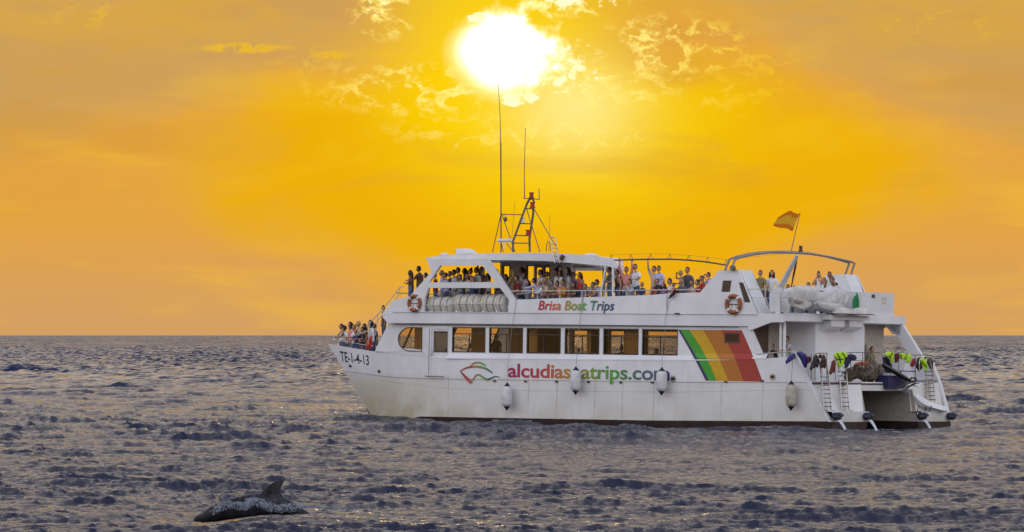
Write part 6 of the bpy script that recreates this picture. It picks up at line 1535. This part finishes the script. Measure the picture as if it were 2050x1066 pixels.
# ------------------------------------------------------------------ the dolphin
def W(u, v, D): return Vector(((u - CX) / FPX * D, D, CAMH - (v - HY) / FPX * D))
D_ = DOL_D; sc_px = D_ / FPX
spine = [(389, 1041, .03), (393, 1039.5, .055), (398, 1038, .072), (403, 1036.5, .085), (409, 1034, .135), (420, 1030, .175), (440, 1024.5, .215), (465, 1019, .235), (497, 1013.5, .245), (530, 1010, .235), (560, 1012, .195), (590, 1024, .145), (620, 1040, .11), (650, 1052, .08), (680, 1060, .05)]
mb = MB(); N_ = 20; vs = []; rings = []
for i, (u, v, r) in enumerate(spine):
    c = W(u, v, D_ + (i / len(spine)) * .25); ring = []
    for k in range(N_):
        a = 2 * math.pi * k / N_; ca, sa_ = math.cos(a), math.sin(a)
        rr = r * (1 + (.06 if sa_ > 0 else -.04)); ring.append((c.x + (0.25 * rr * sa_ if i > 2 else 0), c.y + ca * r * .86, c.z + sa_ * rr))
    rings.append(ring)
grid(mb, [r_ + [r_[0]] for r_ in rings])
mb.add([rings[0][k] for k in range(N_)], [tuple(range(N_))])
# dorsal fin: swept crescent with thickness
out = [(516, 997), (526, 985), (536, 975), (545, 967.5), (555, 963), (564, 961.5), (569, 963), (565.5, 970), (562, 978), (562, 987), (568, 995), (579, 1002)]
mid_ = (545, 989)
for s_ in (1, -1):
    o_ = [W(u, v, D_ + .12) for u, v in out]; c = W(*mid_, D_ + .12) + Vector((0, -.035 * s_, 0)); c2 = W(556, 973, D_ + .12) + Vector((0, -.014 * s_, 0))
    vs = o_ + [c, c2]; n = len(o_); ci, c2i = n, n + 1; fs = []
    for i in range(n - 1): fs.append((i, i + 1, c2i if 3 <= i <= 8 else ci))
    fs += [(3, c2i, ci), (9, ci, c2i), (0, ci, n - 1)]
    mb.add(vs, fs if s_ == 1 else [f[::-1] for f in fs])
# tail flukes under water and pectoral fin
tl = W(690, 1064, D_ + .3); mb.add([tl, tl + Vector((.35, .28, -.05)), tl + Vector((.22, 0, -.02)), tl + Vector((.35, -.28, -.05)), tl + Vector((0, 0, .03))], [(0, 1, 2), (0, 2, 3), (4, 2, 1), (4, 3, 2)])
md = bpy.data.materials.new('wet_dolphin_skin'); md.use_nodes = True; nt = md.node_tree; b = nt.nodes['Principled BSDF']
tc = nt.nodes.new('ShaderNodeTexCoord'); n1 = noise(nt, tc.outputs['Object'], 3.0, 4, .6)
nt.links.new(mixc(nt, n1.sst(.35, .7), (.016, .015, .018), (.040, .037, .043)), b.inputs['Base Color']); b.inputs['Roughness'].default_value = .4; b.inputs['Specular IOR Level'].default_value = .15
base = W(497, 1013, D_)
dol = mb.build('dolphin', md, None, True, tuple(base), 70); dol.location = base; tag(dol, 'dark dolphin surfacing with its curved dorsal fin above the foam', 'dolphin')
mb = MB()
e_ = W(409, 1033, D_) + Vector((0, -.118, .01)); mb.ell(e_, (.013, .008, .011), 8, 5); o = mb.build('eye', M_BLACK, dol, True, tuple(base))
# splash: clots of foam over the back and thrown drops
random.seed(5); mb = MB()
def clot(p, r): mb.ell(p, (r * 1.5, r * .9, r * .7), 4, 2, M=Euler((random.random() * 3, random.random() * 3, 0)).to_matrix())
ridge = [(430, 1012), (445, 1004), (460, 1000.5), (478, 1003), (492, 1006), (497, 997), (505, 994), (520, 996), (530, 1003), (545, 1007), (560, 1010), (575, 1006), (590, 1007), (610, 1009), (640, 1011), (680, 1012), (720, 1011)]
for i in range(2300):
    t = random.random() ** 1.1 * (len(ridge) - 1.001); k = int(t); f = t - k
    u = ridge[k][0] + (ridge[k + 1][0] - ridge[k][0]) * f; v = ridge[k][1] + (ridge[k + 1][1] - ridge[k][1]) * f
    fall = random.random() ** 1.6 * (15 if u < 590 else 9); D2 = D_ - .22 - fall * .012 + random.uniform(-.06, .05)
    clot(W(u + random.gauss(0, 4), v + 2.5 + fall + random.gauss(0, 1.1), D2), random.uniform(.003, .012) * (1 if u < 600 else .8))
for i in range(130):
    u = random.uniform(420, 580); clot(W(u, 1000 + random.gauss(0, 9), D_ + random.uniform(-.5, .1)), random.uniform(.004, .009))
o = mb.build('splash_foam', mat('splash_foam', (.34, .39, .48), .3, wear=.25, scale=30), None, True, tuple(base)); o.location = base; tag(o, kind='stuff')
mb = MB()
for (u0, v0, ru, rv, n) in ((435, 1000, 4, 7, 60), (478, 990, 7, 4, 70), (446, 996, 3, 3, 10), (792, 988, 14, 3, 40)):  # pale golden drops set where sun glints sparkle on the water
    for i in range(n): p = W(u0 + random.gauss(0, ru * .6), v0 + random.gauss(0, rv * .6), D_ - .25 if u0 < 700 else 91.0); r = random.uniform(.004, .012); mb.ell(p, (r, r, r * 1.3), 5, 3)
mg = bpy.data.materials.new('warm_glint'); mg.use_nodes = True; nt = mg.node_tree; nt.nodes.clear()
tl = nt.nodes.new('ShaderNodeBsdfTranslucent'); tl.inputs[0].default_value = (1, .9, .6, 1); gl = nt.nodes.new('ShaderNodeBsdfGlossy'); gl.inputs['Roughness'].default_value = .2
mx_ = nt.nodes.new('ShaderNodeMixShader'); nt.links.new(tl.outputs[0], mx_.inputs[1]); nt.links.new(gl.outputs[0], mx_.inputs[2]); oo = nt.nodes.new('ShaderNodeOutputMaterial'); nt.links.new(mx_.outputs[0], oo.inputs[0])
o = mb.build('glint_drops', mg, None, True, tuple(base)); o.location = base; tag(o, kind='stuff')
